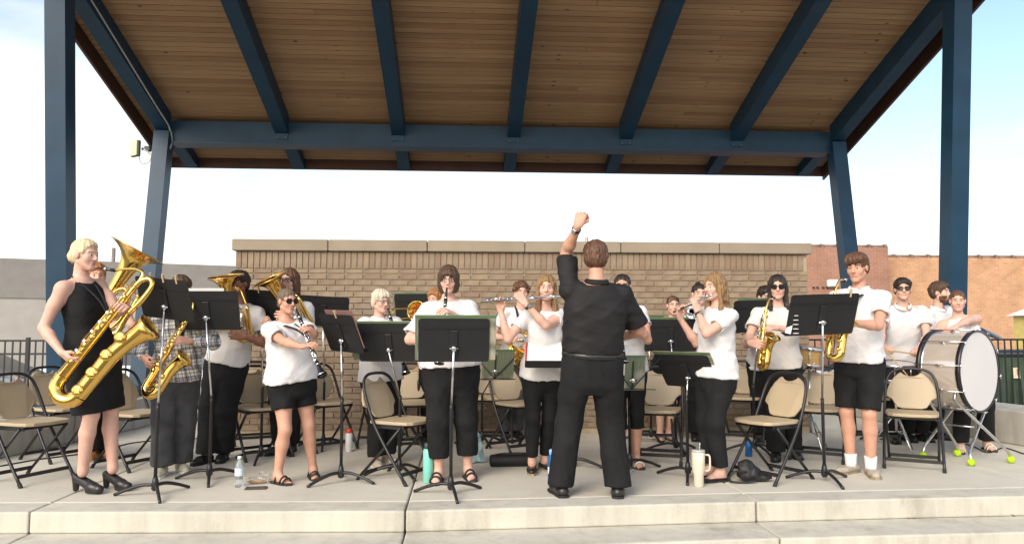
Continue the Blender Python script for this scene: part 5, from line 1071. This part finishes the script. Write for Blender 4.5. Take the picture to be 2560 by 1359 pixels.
person('P5', 'woman with very long brown hair and glasses behind the horn', FL(728, 1128), FL(700, 1132), A(722, 702, 6.98), -16, -14, -4, glasses='clear', aR=hold(A(672, 800, 6.72), (.5, -.5, .2), (.2, -.8, 0), A(640, 830, 6.9)), aL=hold(A(704, 790, 6.72), (-.6, -.4, .1), (-.3, .6, 0), A(770, 830, 6.9)), top=TEE(sleeve=2), bot=BLACKP, hair=('long', 'hair_auburn', .46), brow='hair_dark')
# --- clarinets
clarinet('black clarinet of the woman in sunglasses and shorts', A(741, 773, 5.72), A(806, 938, 5.42))
person('P6', 'woman in dark sunglasses, white blouse and black shorts playing clarinet', FL(782, 1194), FL(694, 1208), A(718, 753, 5.92), 38, 46, -4, skin='skin_tan', w=1.14, belly=.045, hip_w=1.08, glasses='sun',
 aR=hold(A(780, 872, 5.52), (.75, -.35, .25), (.2, .3, -.85), A(655, 905, 5.75), .62), aL=hold(A(768, 832, 5.58), (-.45, -.55, .45), (-.3, .2, -.8), A(815, 880, 5.8), .62), toes=(20, 52),
 top=TEE(sleeve=.66, hem=.004, slack=.026, loose=1., neck=.088, ndeep=.075, vneck=.028, wr=.006), bot=('shorts', 'black_cloth', .29, .014), shoe=('sandal', 'black_shoe'), hair=('tight', 'hair_grey'), strap=A(772, 845, 5.62), brow='hair_dark')
clarinet('black clarinet of the white-haired woman, passing behind her stand', A(970, 772, 6.36), A(1015, 932, 6.12))
person('P7', 'older woman with short white hair and glasses playing clarinet', FL(968, 1160), FL(938, 1166), A(952, 753, 6.56), 34, 42, -6, w=1.08, belly=.03, glasses='clear', aR=hold(A(1000, 880, 6.2), (.75, -.35, .2), (.2, .3, -.85), A(890, 880, 6.4)), aL=hold(A(985, 832, 6.28), (-.4, -.6, .4), (-.3, .2, -.8), A(1050, 870, 6.5)),
 top=TEE(sleeve=2, hem=-.035, slack=.03, loose=1., collar=1), bot=('pants', 'black_cloth', .97, .016, .012), shoe=('shoe', 'tan_suede', 'white_sole'), hair=('pixie', 'hair_white'), brow='hair_white')
clarinet('black clarinet pointing straight down, centre woman with bobbed hair', A(1117, 722, 5.74), A(1098, 908, 5.52))
person('P9', 'woman with a brown bob and glasses, white T-shirt and cropped trousers', FL(1170, 1195), FL(1096, 1203), A(1121, 699, 5.88), 4, -2, -7, w=1.20, belly=.055, hip_w=1.04, glasses='clear', aL=hold(A(1112, 786, 5.64), (-.6, -.6, .3), (-.3, .3, -.7), A(1215, 850, 5.75)), aR=hold(A(1104, 850, 5.60), (.6, -.6, .2), (.4, .3, -.7), A(1020, 870, 5.75)), toes=(14, -10),
 top=TEE(sleeve=.85, hem=.018, slack=.028, loose=1., neck=.082), bot=('pants', 'black_cloth', .86, .022, .010), shoe=('sandal', 'black_rubber', 1), hair=('bob', 'hair_brown'))
# --- trombone and horn by the wall
trombone('brass trombone with its slide pointing left over the white-haired woman', A(1068, 768, 7.35), A(986, 772, 6.75), A(1010, 735, 6.95)+V((.1, .2, -.15)), (-.35, -.85, .1))
person('P8', 'ginger-haired trombonist half hidden behind the bobbed clarinettist', FL(1098, 1104), FL(1072, 1106), A(1087, 750, 7.55), -25, -25, 0, sex='m', aR=hold(A(1046, 790, 7.15), (-.5, -.7, .2), (.5, -.3, -.6), A(1020, 860, 7.4)), aL=hold(A(1062, 785, 7.25), (-.5, -.6, .3), (-.4, .3, -.6), A(1130, 850, 7.4)), top=TEE(collar=1), bot=BLACKP, hair=('short', 'hair_ginger'), brow='hair_ginger')
french_horn('brass French horn held low by the curly-haired boy', A(1300, 858, 7.55), (.55, .55, -.35))
person('P10', 'curly-haired boy in white shirt behind the flute player', FL(1290, 1092), FL(1262, 1094), A(1304, 731, 7.80), 4, 4, -3, sex='m', w=.95, aR=hold(A(1285, 850, 7.55), (.4, -.7, 0), (.5, .2, -.4), A(1245, 850, 7.7)), aL=hold(A(1318, 868, 7.55), (-.4, -.6, 0), (-.5, .2, .3), A(1360, 850, 7.7)), top=TEE(), bot=('pants', 'charcoal', 1., .014, .01), hair=('curly', 'hair_auburn'), strap=A(1296, 830, 7.56))
# --- flutes
fa, fb = A(1384, 741, 5.92), A(1202, 753, 6.02); flute('silver flute held level, pointing to the centre clarinettist', fa, fb)
def onf(t): return V(fa)+(V(fb)-V(fa))*t
person('P11', 'flute player with long light brown hair, white T-shirt and black leggings', FL(1362, 1172), FL(1330, 1178), A(1366, 720, 6.05), 6, -6, -2, w=.97, aR=hold(onf(.74)+V((0, .012, -.02)), (-.15, -.25, .95), (-.1, -.85, .1), A(1262, 900, 5.95), .55), aL=hold(onf(.48)+V((0, -.01, .01)), (-.55, .25, .75), (-.3, .85, -.1), A(1378, 900, 5.75), .55), watch=1,
 top=TEE(sleeve=.55, hem=-.03, slack=.014, neck=.078), bot=('leggings', 'leg_black', .94, .003), shoe=('slip', 'black_shoe', 'tan_sole'), hair=('longside', 'hair_dirty', .36), brow='hair_dirty')
f2a, f2b = A(1772, 741, 5.60), A(1684, 780, 6.12); flute('silver flute of the long-haired woman in profile', f2a, f2b)
def onf2(t): return V(f2a)+(V(f2b)-V(f2a))*t
person('P16', 'woman in profile with very long blonde-brown hair playing the flute', FL(1802, 1202), FL(1776, 1192), A(1786, 717, 5.78), -66, -62, -3, w=1.0, hip_w=1.02, aL=hold(onf2(.42)+V((0, -.02, 0)), (-.15, .1, .97), (-.2, .95, 0), A(1722, 900, 5.45), .5), aR=hold(onf2(.72)+V((0, .02, -.02)), (-.2, -.3, .9), (.4, -.8, .2), A(1740, 900, 6.1), .5), watch=1,
 top=TEE(sleeve=.62, hem=-.02, slack=.018), bot=('pants', 'black_cloth', .95, .014, .0), shoe=('flat', 'black_shoe'), hair=('longside', 'hair_dirty', .44), brow='hair_dirty', toes=(-75, -60))
# --- the conductor, seen from behind
person('P12', 'conductor in a black shirt and trousers, seen from behind with raised fist', FL(1402, 1238), FL(1545, 1240), A(1490, 646, 5.24), 180, 168, -4, sex='m', skin='skin_tan', w=1.15, belly=.055, aL=(A(1452, 540, 5.12), A(1385, 640, 5.6), (.30, .12, .94), (.35, .9, .0), 1.2), aR=hold(A(1530, 850, 5.62), (-.75, .5, .1), (-.3, .3, -.8), A(1640, 860, 5.25)), watch=1, toes=(192, 168),
 top=dict(m='black_shirt', sleeve=.86, hem=.050, slack=.030, tuck=1, collar=1, loose=1., wr=.007), bot=('pants', 'black_cloth', 1.02, .020, .022), shoe=('shoe', 'black_shoe'), hair=('short', 'hair_auburn'))
# --- behind and to the right of the conductor
person('P13', 'dark-haired woman half hidden by the conductor, in sheer cropped leggings', FL(1590, 1166), FL(1556, 1172), A(1556, 717, 6.22), -8, -14, 0, skin='skin_tan', aR=hold(A(1545, 830, 5.95), (.5, -.6, .2), (.3, .3, -.7), A(1500, 860, 6.1)), aL=hold(A(1570, 800, 5.95), (-.5, -.6, .2), (-.3, .3, -.7), A(1620, 850, 6.1)), top=TEE(sleeve=.5), bot=('leggings', 'leg_black', .66, .004), shoe=('sandal', 'strap_white', 1), hair=('tight', 'hair_dark'), brow='hair_dark')
clarinet('black clarinet held by the dark-haired woman behind the conductor', A(1548, 741, 6.04), A(1560, 905, 5.85))
person('P14', 'woman with sunglasses pushed up on her hair by the wall', FL(1672, 1098), FL(1650, 1100), A(1683, 764, 7.55), 0, -4, 0, glasses='up', top=dict(m='black_cloth', sleeve=.4, skirt=.30, slack=.01, loose=.4), shoe=('sandal', 'tan_suede', 1), hair=('tight', 'hair_auburn'), aR=hold(A(1672, 845, 7.3), (.5, -.6, .1), (.3, .3, -.7), A(1640, 860, 7.5)), aL=hold(A(1690, 840, 7.3), (-.5, -.6, .1), (-.3, .3, -.7), A(1730, 860, 7.5)))
trumpet('silver trumpet of the woman with a hair bun in the back row', A(1742, 752, 7.32), A(1728, 782, 6.95))
person('P15', 'woman with a dark hair bun playing trumpet in the back row', FL(1762, 1096), FL(1738, 1098), A(1748, 735, 7.50), -6, -6, -2, aR=hold(A(1740, 772, 7.15), (-.2, -.7, .4), (.6, .1, -.5), A(1705, 830, 7.35)), aL=hold(A(1746, 776, 7.18), (-.3, -.6, .4), (-.6, .2, -.3), A(1790, 830, 7.35)), top=TEE(), bot=BLACKP, hair=('bun', 'hair_dark'), brow='hair_dark')
sax('brass saxophone of the man with long dark hair and sunglasses', A(1936, 744, 6.36), A(1915, 775, 6.26), A(1900, 905, 6.22), A(1925, 905, 6.08)-A(1900, 905, 6.22), 'alto', .48)
person('P18', 'saxophonist with long dark hair and aviator sunglasses, black trousers', FL(1982, 1142), FL(1940, 1148), A(1944, 718, 6.52), -14, -22, -3, sex='m', w=1.0, glasses='sun', aL=hold(A(1922, 826, 6.25), (-.85, -.3, .05), (-.2, .4, -.7), A(2035, 850, 6.3)), aR=hold(A(1896, 862, 6.22), (.4, -.6, -.1), (.5, .4, -.2), A(1870, 850, 6.5)), top=TEE(m='cream_cloth', sleeve=.62, hem=-.01, slack=.026), bot=('pants', 'black_cloth', 1., .018, .018), shoe=('shoe', 'black_shoe'), hair=('long', 'hair_dark', .24), brow='hair_dark')
person('P17', 'dark-haired player mostly hidden behind the man in aviator sunglasses', FL(1922, 1098), FL(1898, 1100), A(1914, 742, 7.35), -4, -2, -8, sex='m', top=TEE(), bot=BLACKP, hair=('short', 'hair_dark'), brow='hair_dark', aR=hold(A(1900, 850, 7.1), (.5, -.6, .1), (.3, .3, -.7), A(1870, 860, 7.3)), aL=hold(A(1918, 850, 7.1), (-.5, -.6, .1), (-.3, .3, -.7), A(1960, 860, 7.3)))
# --- boy in shorts with the alto saxophone
sax('brass alto saxophone of the boy in the white polo shirt', A(2120, 694, 5.72), A(2088, 732, 5.62), A(2072, 880, 5.56), A(2098, 880, 5.50)-A(2072, 880, 5.56), 'alto', .55)
person('P19', 'boy in a white polo shirt and black shorts playing alto saxophone', FL(2178, 1187), FL(2128, 1180), A(2143, 669, 5.92), -46, -48, -8, sex='m', skin='skin_tan', w=.97, aL=hold(A(2108, 812, 5.58), (-.85, -.35, .1), (-.1, .45, -.6), A(2225, 850, 5.65), .65), aR=hold(A(2078, 850, 5.6), (.3, -.8, -.1), (.5, .5, -.3), A(2090, 850, 6.1), .65), toes=(-18, -62),
 top=TEE(sleeve=.62, hem=-.012, slack=.022, collar=1), bot=('shorts', 'black_cloth', .47, .020), shoe=('slip', 'tan_suede', 'tan_sole'), hair=('boy', 'hair_auburn'), strap=A(2096, 790, 5.60))
for fp in ((2178, 1187), (2128, 1180)):
    p = FL(*fp); m = MB(); m.lathe([(.040, .043), (.08, .044), (.12, .047), (.150, .050), (.155, .048)], p, (0, 0, 1), 14); m.build('sock', mat_('white_sock'), PEOPLE['P19']['root'], PEOPLE['P19']['loc'], True)
# --- percussion
person('P20', 'drummer in wraparound sunglasses and white polo holding sticks', FL(2268, 1100), FL(2236, 1104), A(2257, 723, 7.25), -18, -24, 0, sex='m', glasses='sun', aL=hold(A(2290, 884, 6.95), (-.6, -.6, -.1), (-.1, .1, -.95), A(2330, 860, 7.1), .9), aR=hold(A(2222, 878, 6.95), (.3, -.8, -.1), (.1, .1, -.95), A(2195, 850, 7.2), .9), top=TEE(collar=1, slack=.024), bot=BLACKP, hair=('short', 'hair_dark'), brow='hair_dark')
person('P21', 'bearded man in a white shirt looking to the right by the column', FL(2335, 1096), FL(2300, 1100), A(2350, 731, 7.45), 24, 34, 0, sex='m', beard='hair_auburn', top=TEE(collar=1, sleeve=2, slack=.022), bot=BLACKP, hair=('short', 'hair_brown'))
person('P22', 'woman with tied-back hair resting her arm on the bass drum', FL(2468, 1124), FL(2402, 1130), A(2394, 752, 6.95), -24, -30, -4, w=1.08, hips=(A(2425, 900, 7.0).x, 6.98), aL=hold(A(2372, 832, 6.62), (-.85, -.2, -.35), (-.2, .2, -.9), A(2470, 745, 6.65), .4), aR=hold(A(2350, 850, 6.7), (-.4, -.6, -.2), (.1, .1, -.95), A(2330, 850, 7.0), .4), top=TEE(sleeve=0, slack=.016, neck=.085, hem=-.03), bot=('pants', 'black_cloth', .97, .014, .01), shoe=('sandal', 'strap_white', 1), hair=('tight', 'hair_auburn'), brow='hair_dirty')
# bass drum on a folding stand with tennis-ball feet
bc = A(2372, 925, 6.72); fc_ = A(2440, 930, 6.42); dax = V((fc_.x-bc.x, fc_.y-bc.y, 0)).normalized(); fc_ = V((A(2450, 930, 6.42).x, 6.42, .80)); bR = .345; bL = .38
bd = thing('bass_drum', 'large concert bass drum with white head and chrome hardware', 'bass drum', (fc_.x, fc_.y, 0)); Q = V(bd.location)
dax = V((.50, -.86, 0)).normalized(); c1 = fc_; c0 = fc_-dax*bL
PEARL = mat('pearl_shell', (.68, .60, .52), .13, metal=.45, var=.10, vscale=5); HEAD = mat('drum_head', (.66, .64, .63), .45, var=.04, vscale=2.5); HOOP = mat('hoop_black', (.016, .014, .018), .3, var=.05)
m = MB(); m.lathe([(.03, bR), (bL-.03, bR)], c0, dax, 48, False); m.build('shell', PEARL, bd, Q, True)
for cc, s in ((c0, 1), (c1, -1)):
    m = MB(); m.lathe([(0, bR+.004), (0, bR+.022), (s*.035, bR+.022), (s*.035, bR+.004)], cc, dax, 48, False); m.build('hoop', HOOP, bd, Q, True)
    m = MB(); m.lathe([(s*.004, 0.001), (s*.0042, bR*.5), (s*.006, bR+.006)], cc, dax, 48, False); m.build('drum_head', HEAD, bd, Q, True)
    m = MB(); m.lathe([(s*.037, bR+.005), (s*.045, bR+.010), (s*.05, bR+.003)], cc, dax, 48, False); m.build('chrome_ring', SILV, bd, Q, True)
e_ = dax.cross(V((0, 0, 1))).normalized()
for k in range(10):
    a = 2*math.pi*(k+.25)/10; d = e_*math.cos(a)+V((0, 0, 1))*math.sin(a); m = MB(); m.tube([c0+d*(bR+.026)-dax*.01, c1+d*(bR+.026)+dax*.01], .0045, 6); r_ = m.build('tension_rod', SILV, bd, Q, True)
    m = MB(); m.box(c0+dax*bL*.5+d*(bR+.012), (.022, .05, .02), None, .005); m.build('lug', SILV, r_, Q)
    m = MB(); m.tube([c1+d*(bR+.026)-d.cross(dax)*.022+dax*.012, c1+d*(bR+.026)+d.cross(dax)*.022+dax*.012], .005, 6); m.build('t_handle', SILV, r_, Q, True)
ds = thing('drum_stand', 'chrome folding drum stand with tennis balls on its feet', 'drum stand', (fc_.x, fc_.y, 0))
bl = [FL(2308, 1146), FL(2394, 1140), FL(2428, 1164), FL(2528, 1157)]; TB = mat('tennis_felt', (.42, .66, .02), .95, var=.12, vscale=40, bump=.5, bscale=200)
up_ = [fc_-dax*.32+e_*.34+V((0, 0, -.22)), c1-dax*.06+e_*.36+V((0, 0, -.20)), fc_-dax*.32-e_*.34+V((0, 0, -.22)), c1-dax*.06-e_*.36+V((0, 0, -.20))]
tops = sorted(up_, key=lambda p: p.x)
prs = ((bl[0], 'r', 0), (bl[1], 'l', 0), (bl[2], 'r', 1), (bl[3], 'l', 1))
for i, (p, sd_, fr2) in enumerate(prs):
    base_ = c1-dax*.07 if fr2 else c0+dax*.08; lft = e_ if e_.x < 0 else -e_; tp = base_+(-lft if sd_ == 'r' else lft)*.335+V((0, 0, -.235)); nx = p+(tp-p)*.16+V((0, 0, .02)); nx.x = p.x+(tp.x-p.x)*.07
    m = MB(); pts = [p+V((0, 0, .05)), nx, tp-(tp-p)*.06, tp, tp+(base_-tp)*.12+V((0, 0, .05))]; m.tube(pts, .0125, 10); m.build('leg', mat('chrome_tube', (.62, .61, .60), .2, metal=1.), ds, Q, True)
    m = MB(); m.ball(p+V((0, 0, .033)), .033, 16); m.build('tennis_ball', TB, ds, Q, True)
for t in (.42,): m = MB(); a_ = V(bl[2])+(V(bl[3])-V(bl[2]))*.5; m.tube([c0+dax*.08-V((0, 0, .50)), c1-dax*.07-V((0, 0, .50))], .008, 8); m.build('hinge_bar', SILV, ds, Q, True)
def drum(name, label, c, r, hgt, shell, axis=(0, 0, 1), nl=6, stand_=True):
    o = thing(name, label, 'drum', (c[0], c[1], 0)); Q = V(o.location); ax = V(axis).normalized(); c = V(c)
    m = MB(); m.lathe([(0, r), (hgt, r)], c, ax, 32, False); m.build('shell', shell, o, Q, True)
    for q in (0, hgt): m = MB(); m.lathe([(q-.012, r+.003), (q-.012, r+.012), (q+.012, r+.012), (q+.012, r+.003)], c, ax, 32, False); m.build('hoop', SILV, o, Q, True); m = MB(); m.lathe([(q+.006, .001), (q+.006, r+.005)], c, ax, 32, False); m.build('drum_head', HEAD, o, Q, True)
    e = ax.orthogonal().normalized(); g_ = ax.cross(e)
    for k in range(nl): a = 2*math.pi*(k+.3)/nl; d = e*math.cos(a)+g_*math.sin(a); m = MB(); m.tube([c+d*(r+.010), c+d*(r+.010)+ax*hgt], .004, 6); rd = m.build('tension_rod', SILV, o, Q, True); m = MB(); m.box(c+d*(r+.008)+ax*hgt*.5, (.02, .02, .04), None, .004); m.build('lug', SILV, rd, Q)
    if stand_:
        b0 = V((c.x, c.y, 0)); m = MB(); m.tube([b0+V((0, 0, .2)), V((c.x, c.y, c.z-.06))], .012, 10); m.build('stand_post', SILV, o, Q, True); m = MB()
        for k in range(3): a = 2*math.pi*k/3+.5; d = V((math.cos(a), math.sin(a), 0)); m.tube([b0+V((0, 0, .38)), b0+d*.26+V((0, 0, .012))], .008, 8); m.tube([b0+V((0, 0, .2)), b0+d*.15+V((0, 0, .19))], .005, 6)
        m.build('tripod', SILV, o, Q, True); m = MB()
        for k in range(3): a = 2*math.pi*k/3+.5; d = V((math.cos(a), math.sin(a), 0)); m.tube([V((c.x, c.y, c.z-.06)), c+d*r*.9-V((0, 0, .02)), c+d*(r+.012)+V((0, 0, .02))], .006, 6)
        m.build('basket', SILV, o, Q, True)
    return o
s0 = A(2236, 925, 6.95); drum('snare_drum', 'black snare drum on a chrome stand in front of the drummer', (s0.x, s0.y, s0.z-.075), .178, .14, HOOP, (0, -.12, 1), 8)
s1 = A(2022, 890, 6.95); drum('bongo_drum', 'small tan wooden drum left of the boy in shorts', (s1.x-.0, s1.y, s1.z-.075), .105, .15, mat('maple_shell', (.55, .34, .12), .3, var=.15, vscale=4, stretch=(1, 1, 6), coat=.4), (.1, -.1, 1), 6)
cy = A(2455, 825, 7.6); cb = thing('cymbal', 'dark suspended cymbal right of the bass drum', 'cymbal', (cy.x, cy.y, 0)); Q = V(cb.location)
m = MB(); m.lathe([(0, .003), (.02, .02), (.012, .045), (-.006, .20), (-.010, .20), (.006, .045)], cy, (.25, -.35, .9), 32, False); m.build('plate', mat('dark_bronze', (.035, .032, .04), .35, metal=.4), cb, Q, True)
m = MB(); m.tube([(cy.x, cy.y, .30), cy+V((0, 0, -.01))], .011, 10); m.build('stand_post', SILV, cb, Q, True); m = MB()
for k in range(3): a = 2*math.pi*k/3; m.tube([(cy.x, cy.y, .42), (cy.x+.27*math.cos(a), cy.y+.27*math.sin(a), .012)], .008, 8)
m.build('tripod', SILV, cb, Q, True)
for i, (a_, b_) in enumerate(((A(2286, 884, 6.90), A(2212, 874, 6.85)), (A(2218, 880, 6.92), A(2240, 905, 6.80)))): st_ = thing('drumstick', ('wooden drumstick in the left hand of the drummer', 'wooden drumstick in the right hand of the drummer')[i], 'drumstick', a_); d = (V(b_)-V(a_)).normalized(); m = MB(); m.lathe([(-.06, .006), (-.055, .0075), (.25, .007), (.32, .004), (.325, .0055), (.34, .0045)], V(a_), d, 10); m.build('shaft', mat('hickory', (.60, .42, .22), .5), st_, V(a_), True)
# ================================================================ small things on the stage floor
def at(px, py): p = FL(px, py); return V((p.x, p.y, 0))
def bottle(name, label, p, prof, mt, cap=None, capm=None, band=None):
    o = thing(name, label, 'bottle', p); m = MB(); m.lathe(prof, (0, 0, .001), (0, 0, 1), 20); m.build('body', mt, o, None, True)
    if cap: m = MB(); m.lathe(cap, (0, 0, .001), (0, 0, 1), 16); m.build('cap', capm, o, None, True)
    if band: m = MB(); m.lathe(band[0], (0, 0, .001), (0, 0, 1), 20, False); m.build('label_band', band[1], o, None, True)
    return o
PET = mat('clear_plastic', (.80, .90, .93), .08, var=0, trans=.85, alpha=.75)
bottle('water_bottle', 'clear plastic water bottle by the sandals of the sunglasses clarinettist', at(597, 1216), [(0, .028), (.004, .032), (.05, .031), (.055, .029), (.06, .031), (.10, .032), (.15, .032), (.185, .020), (.20, .0125), (.215, .0125)], PET, [(.207, .0145), (.226, .0145), (.227, .010)], mat('cap_white', (.75, .78, .80), .4, var=0), ([(.085, .0328), (.14, .0328)], mat('label_pale', (.62, .72, .76), .4, var=0)))
bottle('steel_bottle', 'white bottle with a red lid under the chairs left of centre', at(872, 1128), [(0, .030), (.004, .034), (.16, .034), (.18, .026)], mat('bottle_white', (.62, .63, .64), .35, var=.03), [(.178, .028), (.205, .028), (.215, .018)], mat('cap_red', (.65, .05, .03), .4, var=0))
bottle('mint_bottle', 'tall mint green bottle behind the front centre chair', at(1070, 1205), [(0, .036), (.004, .040), (.24, .040), (.26, .030)], mat('mint_paint', (.20, .58, .48), .4, var=.03), [(.258, .032), (.295, .032), (.30, .026)], mat('cap_dark', (.05, .07, .07), .4, var=0))
bottle('blue_bottle', 'tall blue bottle behind the conductor right shoe', at(1382, 1212), [(0, .034), (.004, .038), (.21, .038), (.23, .026)], mat('blue_paint', (.02, .12, .36), .35, var=.04), [(.228, .028), (.262, .028), (.27, .016)], mat('cap_blue', (.25, .5, .75), .4, var=0), ([(.09, .0386), (.14, .0386)], mat('label_white', (.65, .68, .72), .5, var=0)))
bottle('blue_can', 'blue drink can under the front right chair', at(1872, 1140), [(0, .026), (.006, .032), (.13, .032), (.145, .026)], mat('can_blue', (.03, .16, .45), .25, var=.3, vscale=20, metal=.4), [(.145, .027), (.149, .027)], SILV)
tb = thing('tumbler', 'cream insulated tumbler with handle and straw beside the low stand', 'tumbler', at(1747, 1215)); CR = mat('cream_enamel', (.66, .60, .48), .35, var=.02)
m = MB(); m.lathe([(0, .034), (.003, .037), (.095, .038), (.115, .047), (.255, .050), (.258, .048)], (0, 0, .001), (0, 0, 1), 24); m.build('body', CR, tb, None, True); m = MB(); m.lathe([(.257, .051), (.268, .051), (.272, .044)], (0, 0, .001), (0, 0, 1), 24); m.build('lid', mat('lid_clear', (.45, .45, .42), .2, var=0), tb, None, True)
m = MB(); m.tube(spline([(.048, 0, .235), (.085, 0, .225), (.088, 0, .16), (.080, 0, .12), (.046, 0, .115)], 6), .0075, 8); m.build('handle', CR, tb, None, True); m = MB(); m.tube([(.01, 0, .27), (.014, 0, .325)], .004, 8); m.build('straw', mat('straw_grey', (.5, .52, .52), .3, var=0), tb, None, True)
# snack bag: crumpled clear film around biscuits
sg_ = thing('snack_bag', 'crumpled clear plastic bag of cookies beside the water bottle', 'bag', at(645, 1208)); F = Field([-.15, -.1, -.01], [.15, .1, .14], .008); F.ell((0, 0, .03), (.095, .05, .035), None, .01); F.ell((.05, 0, .055), (.06, .03, .045), None, .02); F.ripple(.016, 5, (28, 28, 30)); F.plane([0, 0, .002], [0, 0, -1]); link('film', to_mesh('film', [F.mesh()]), mat('clear_film', (.85, .87, .87), .12, var=0, trans=.9, alpha=.45), sg_)
for k in range(5): m = MB(); m.lathe([(0, .018), (.007, .020), (.011, .014)], (-.055+.024*k, .01*(-1)**k, .012+.004*(k % 2)), (.2, .1*k-.2, 1), 12); m.build('cookie', mat('cookie', (.42, .24, .10), .9, var=.25, vscale=60), sg_)
ph = thing('phone', 'brown phone case lying flat on the floor near the edge', 'phone', at(640, 1221), R(4)); m = MB(); m.box((0, 0, .006), (.155, .078, .010), None, .003); m.build('case', mat('phone_brown', (.085, .055, .04), .5), ph); m = MB(); m.box((0, 0, .0118), (.146, .069, .0015)); m.build('screen', mat('dark_glass', (.03, .035, .04)), ph)
cs = thing('instrument_case', 'black cylindrical instrument bag lying at the foot of the flute player', 'case', at(1282, 1165), R(3)); m = MB(); m.lathe([(-.20, .030), (-.195, .046), (-.18, .052), (.18, .052), (.195, .046), (.20, .030)], (0, 0, .054), (1, 0, 0), 20); m.build('body', mat('nylon_black', (.012, .012, .013), .6, var=.2, bump=.2), cs, None, True); m = MB(); m.tube(spline([(-.18, -.02, .10), (-.1, -.05, .12), (.1, -.05, .12), (.18, -.02, .10)], 5), .006, 6); m.build('handle', mat_('strap_black'), cs, None, True)
jn = thing('denim_cloth', 'pale blue frayed denim cloth heaped behind the bobbed clarinettist', 'cloth', at(1192, 1155)); F = Field([-.16, -.14, -.01], [.16, .14, .42], .010); F.loft((0, 0, 0), np.eye(3), [(0, .085, .06, 0, 0), (.12, .07, .05, -.01, 0), (.28, .045, .035, -.03, 0), (.38, .02, .02, -.04, 0)], .01); F.ripple(.02, 8, (30, 30, 12)); F.plane([0, 0, .003], [0, 0, -1]); link('cloth', to_mesh('cloth', [F.mesh()]), mat('pale_denim', (.34, .48, .50), .9, var=.2, vscale=14, bump=.4, bscale=120), jn)
bg_ = thing('camera_bag', 'black bag with loose straps under the front right chair', 'bag', at(1880, 1202)); F = Field([-.2, -.14, -.01], [.2, .14, .24], .009); F.ell((-.02, 0, .06), (.10, .07, .07), None, .02); F.ell((.06, -.02, .035), (.09, .05, .035), None, .02); F.ell((-.04, .02, .12), (.06, .05, .05), None, .03); F.ripple(.010, 4, (24, 24, 24)); F.plane([0, 0, .002], [0, 0, -1]); link('body', to_mesh('bag', [F.mesh()]), mat('nylon_black', (.012, .012, .013)), bg_)
m = MB(); pts = spline([(-.06, -.05, .08), (-.17, -.08, .09), (-.20, -.06, .02), (-.10, -.09, .010), (0, -.09, .02)], 6); m.tube(pts, .009, 6); m.build('strap', mat_('strap_black'), bg_, None, True)
for lab, pp in (('black cable running along the floor by the left seat wall', ((0, 1166), (90, 1150), (160, 1141), (250, 1128), (330, 1108), (420, 1100), (520, 1096))), ('black cable looping on the floor behind the bass drum', ((2200, 1098), (2330, 1094), (2420, 1112), (2470, 1132), (2510, 1120), (2560, 1135), (2600, 1140)))):
    p0 = FL(*pp[0]); cbl = thing('cable', lab, 'cable', (p0.x, p0.y, 0)); m = MB(); m.tube(spline([FL(*q)+V((0, 0, .007)) for q in pp], 6), .006, 6); m.build('cord', mat('cable_black', (.02, .02, .02), .6), cbl, p0, True)

for i, (px, py, lab) in enumerate(((36, 1322, 'dry brown leaf on the step at the left edge'), (2520, 1284, 'dry brown leaf against the riser at the right'), (2265, 1290, 'dark twist of dry grass against the riser, right of centre'))):
    p = FL(px, py, -.14); lf = thing('dry_leaf', lab, 'leaf', (p.x, p.y-.05, -.139)); m = MB(); n = 7
    for k in range(n): t = k/(n-1); wv = .022*math.sin(math.pi*t)+.001; m.v += [(-.045+.09*t, -wv, .006+.012*math.sin(5*t+i)), (-.045+.09*t, wv, .010+.014*math.cos(4*t+i))]
    m.f = [(2*k, 2*k+2, 2*k+3, 2*k+1) for k in range(n-1)]; o = m.build('blade', mat('dry_leaf', (.16, .10, .05), .9), lf); md = o.modifiers.new('s', 'SOLIDIFY'); md.thickness = .0015; m = MB(); m.tube([(.044, 0, .012), (.075, .008, .006)], .0015, 5); m.build('stem', mat('dry_leaf', (.16, .10, .05)), lf)
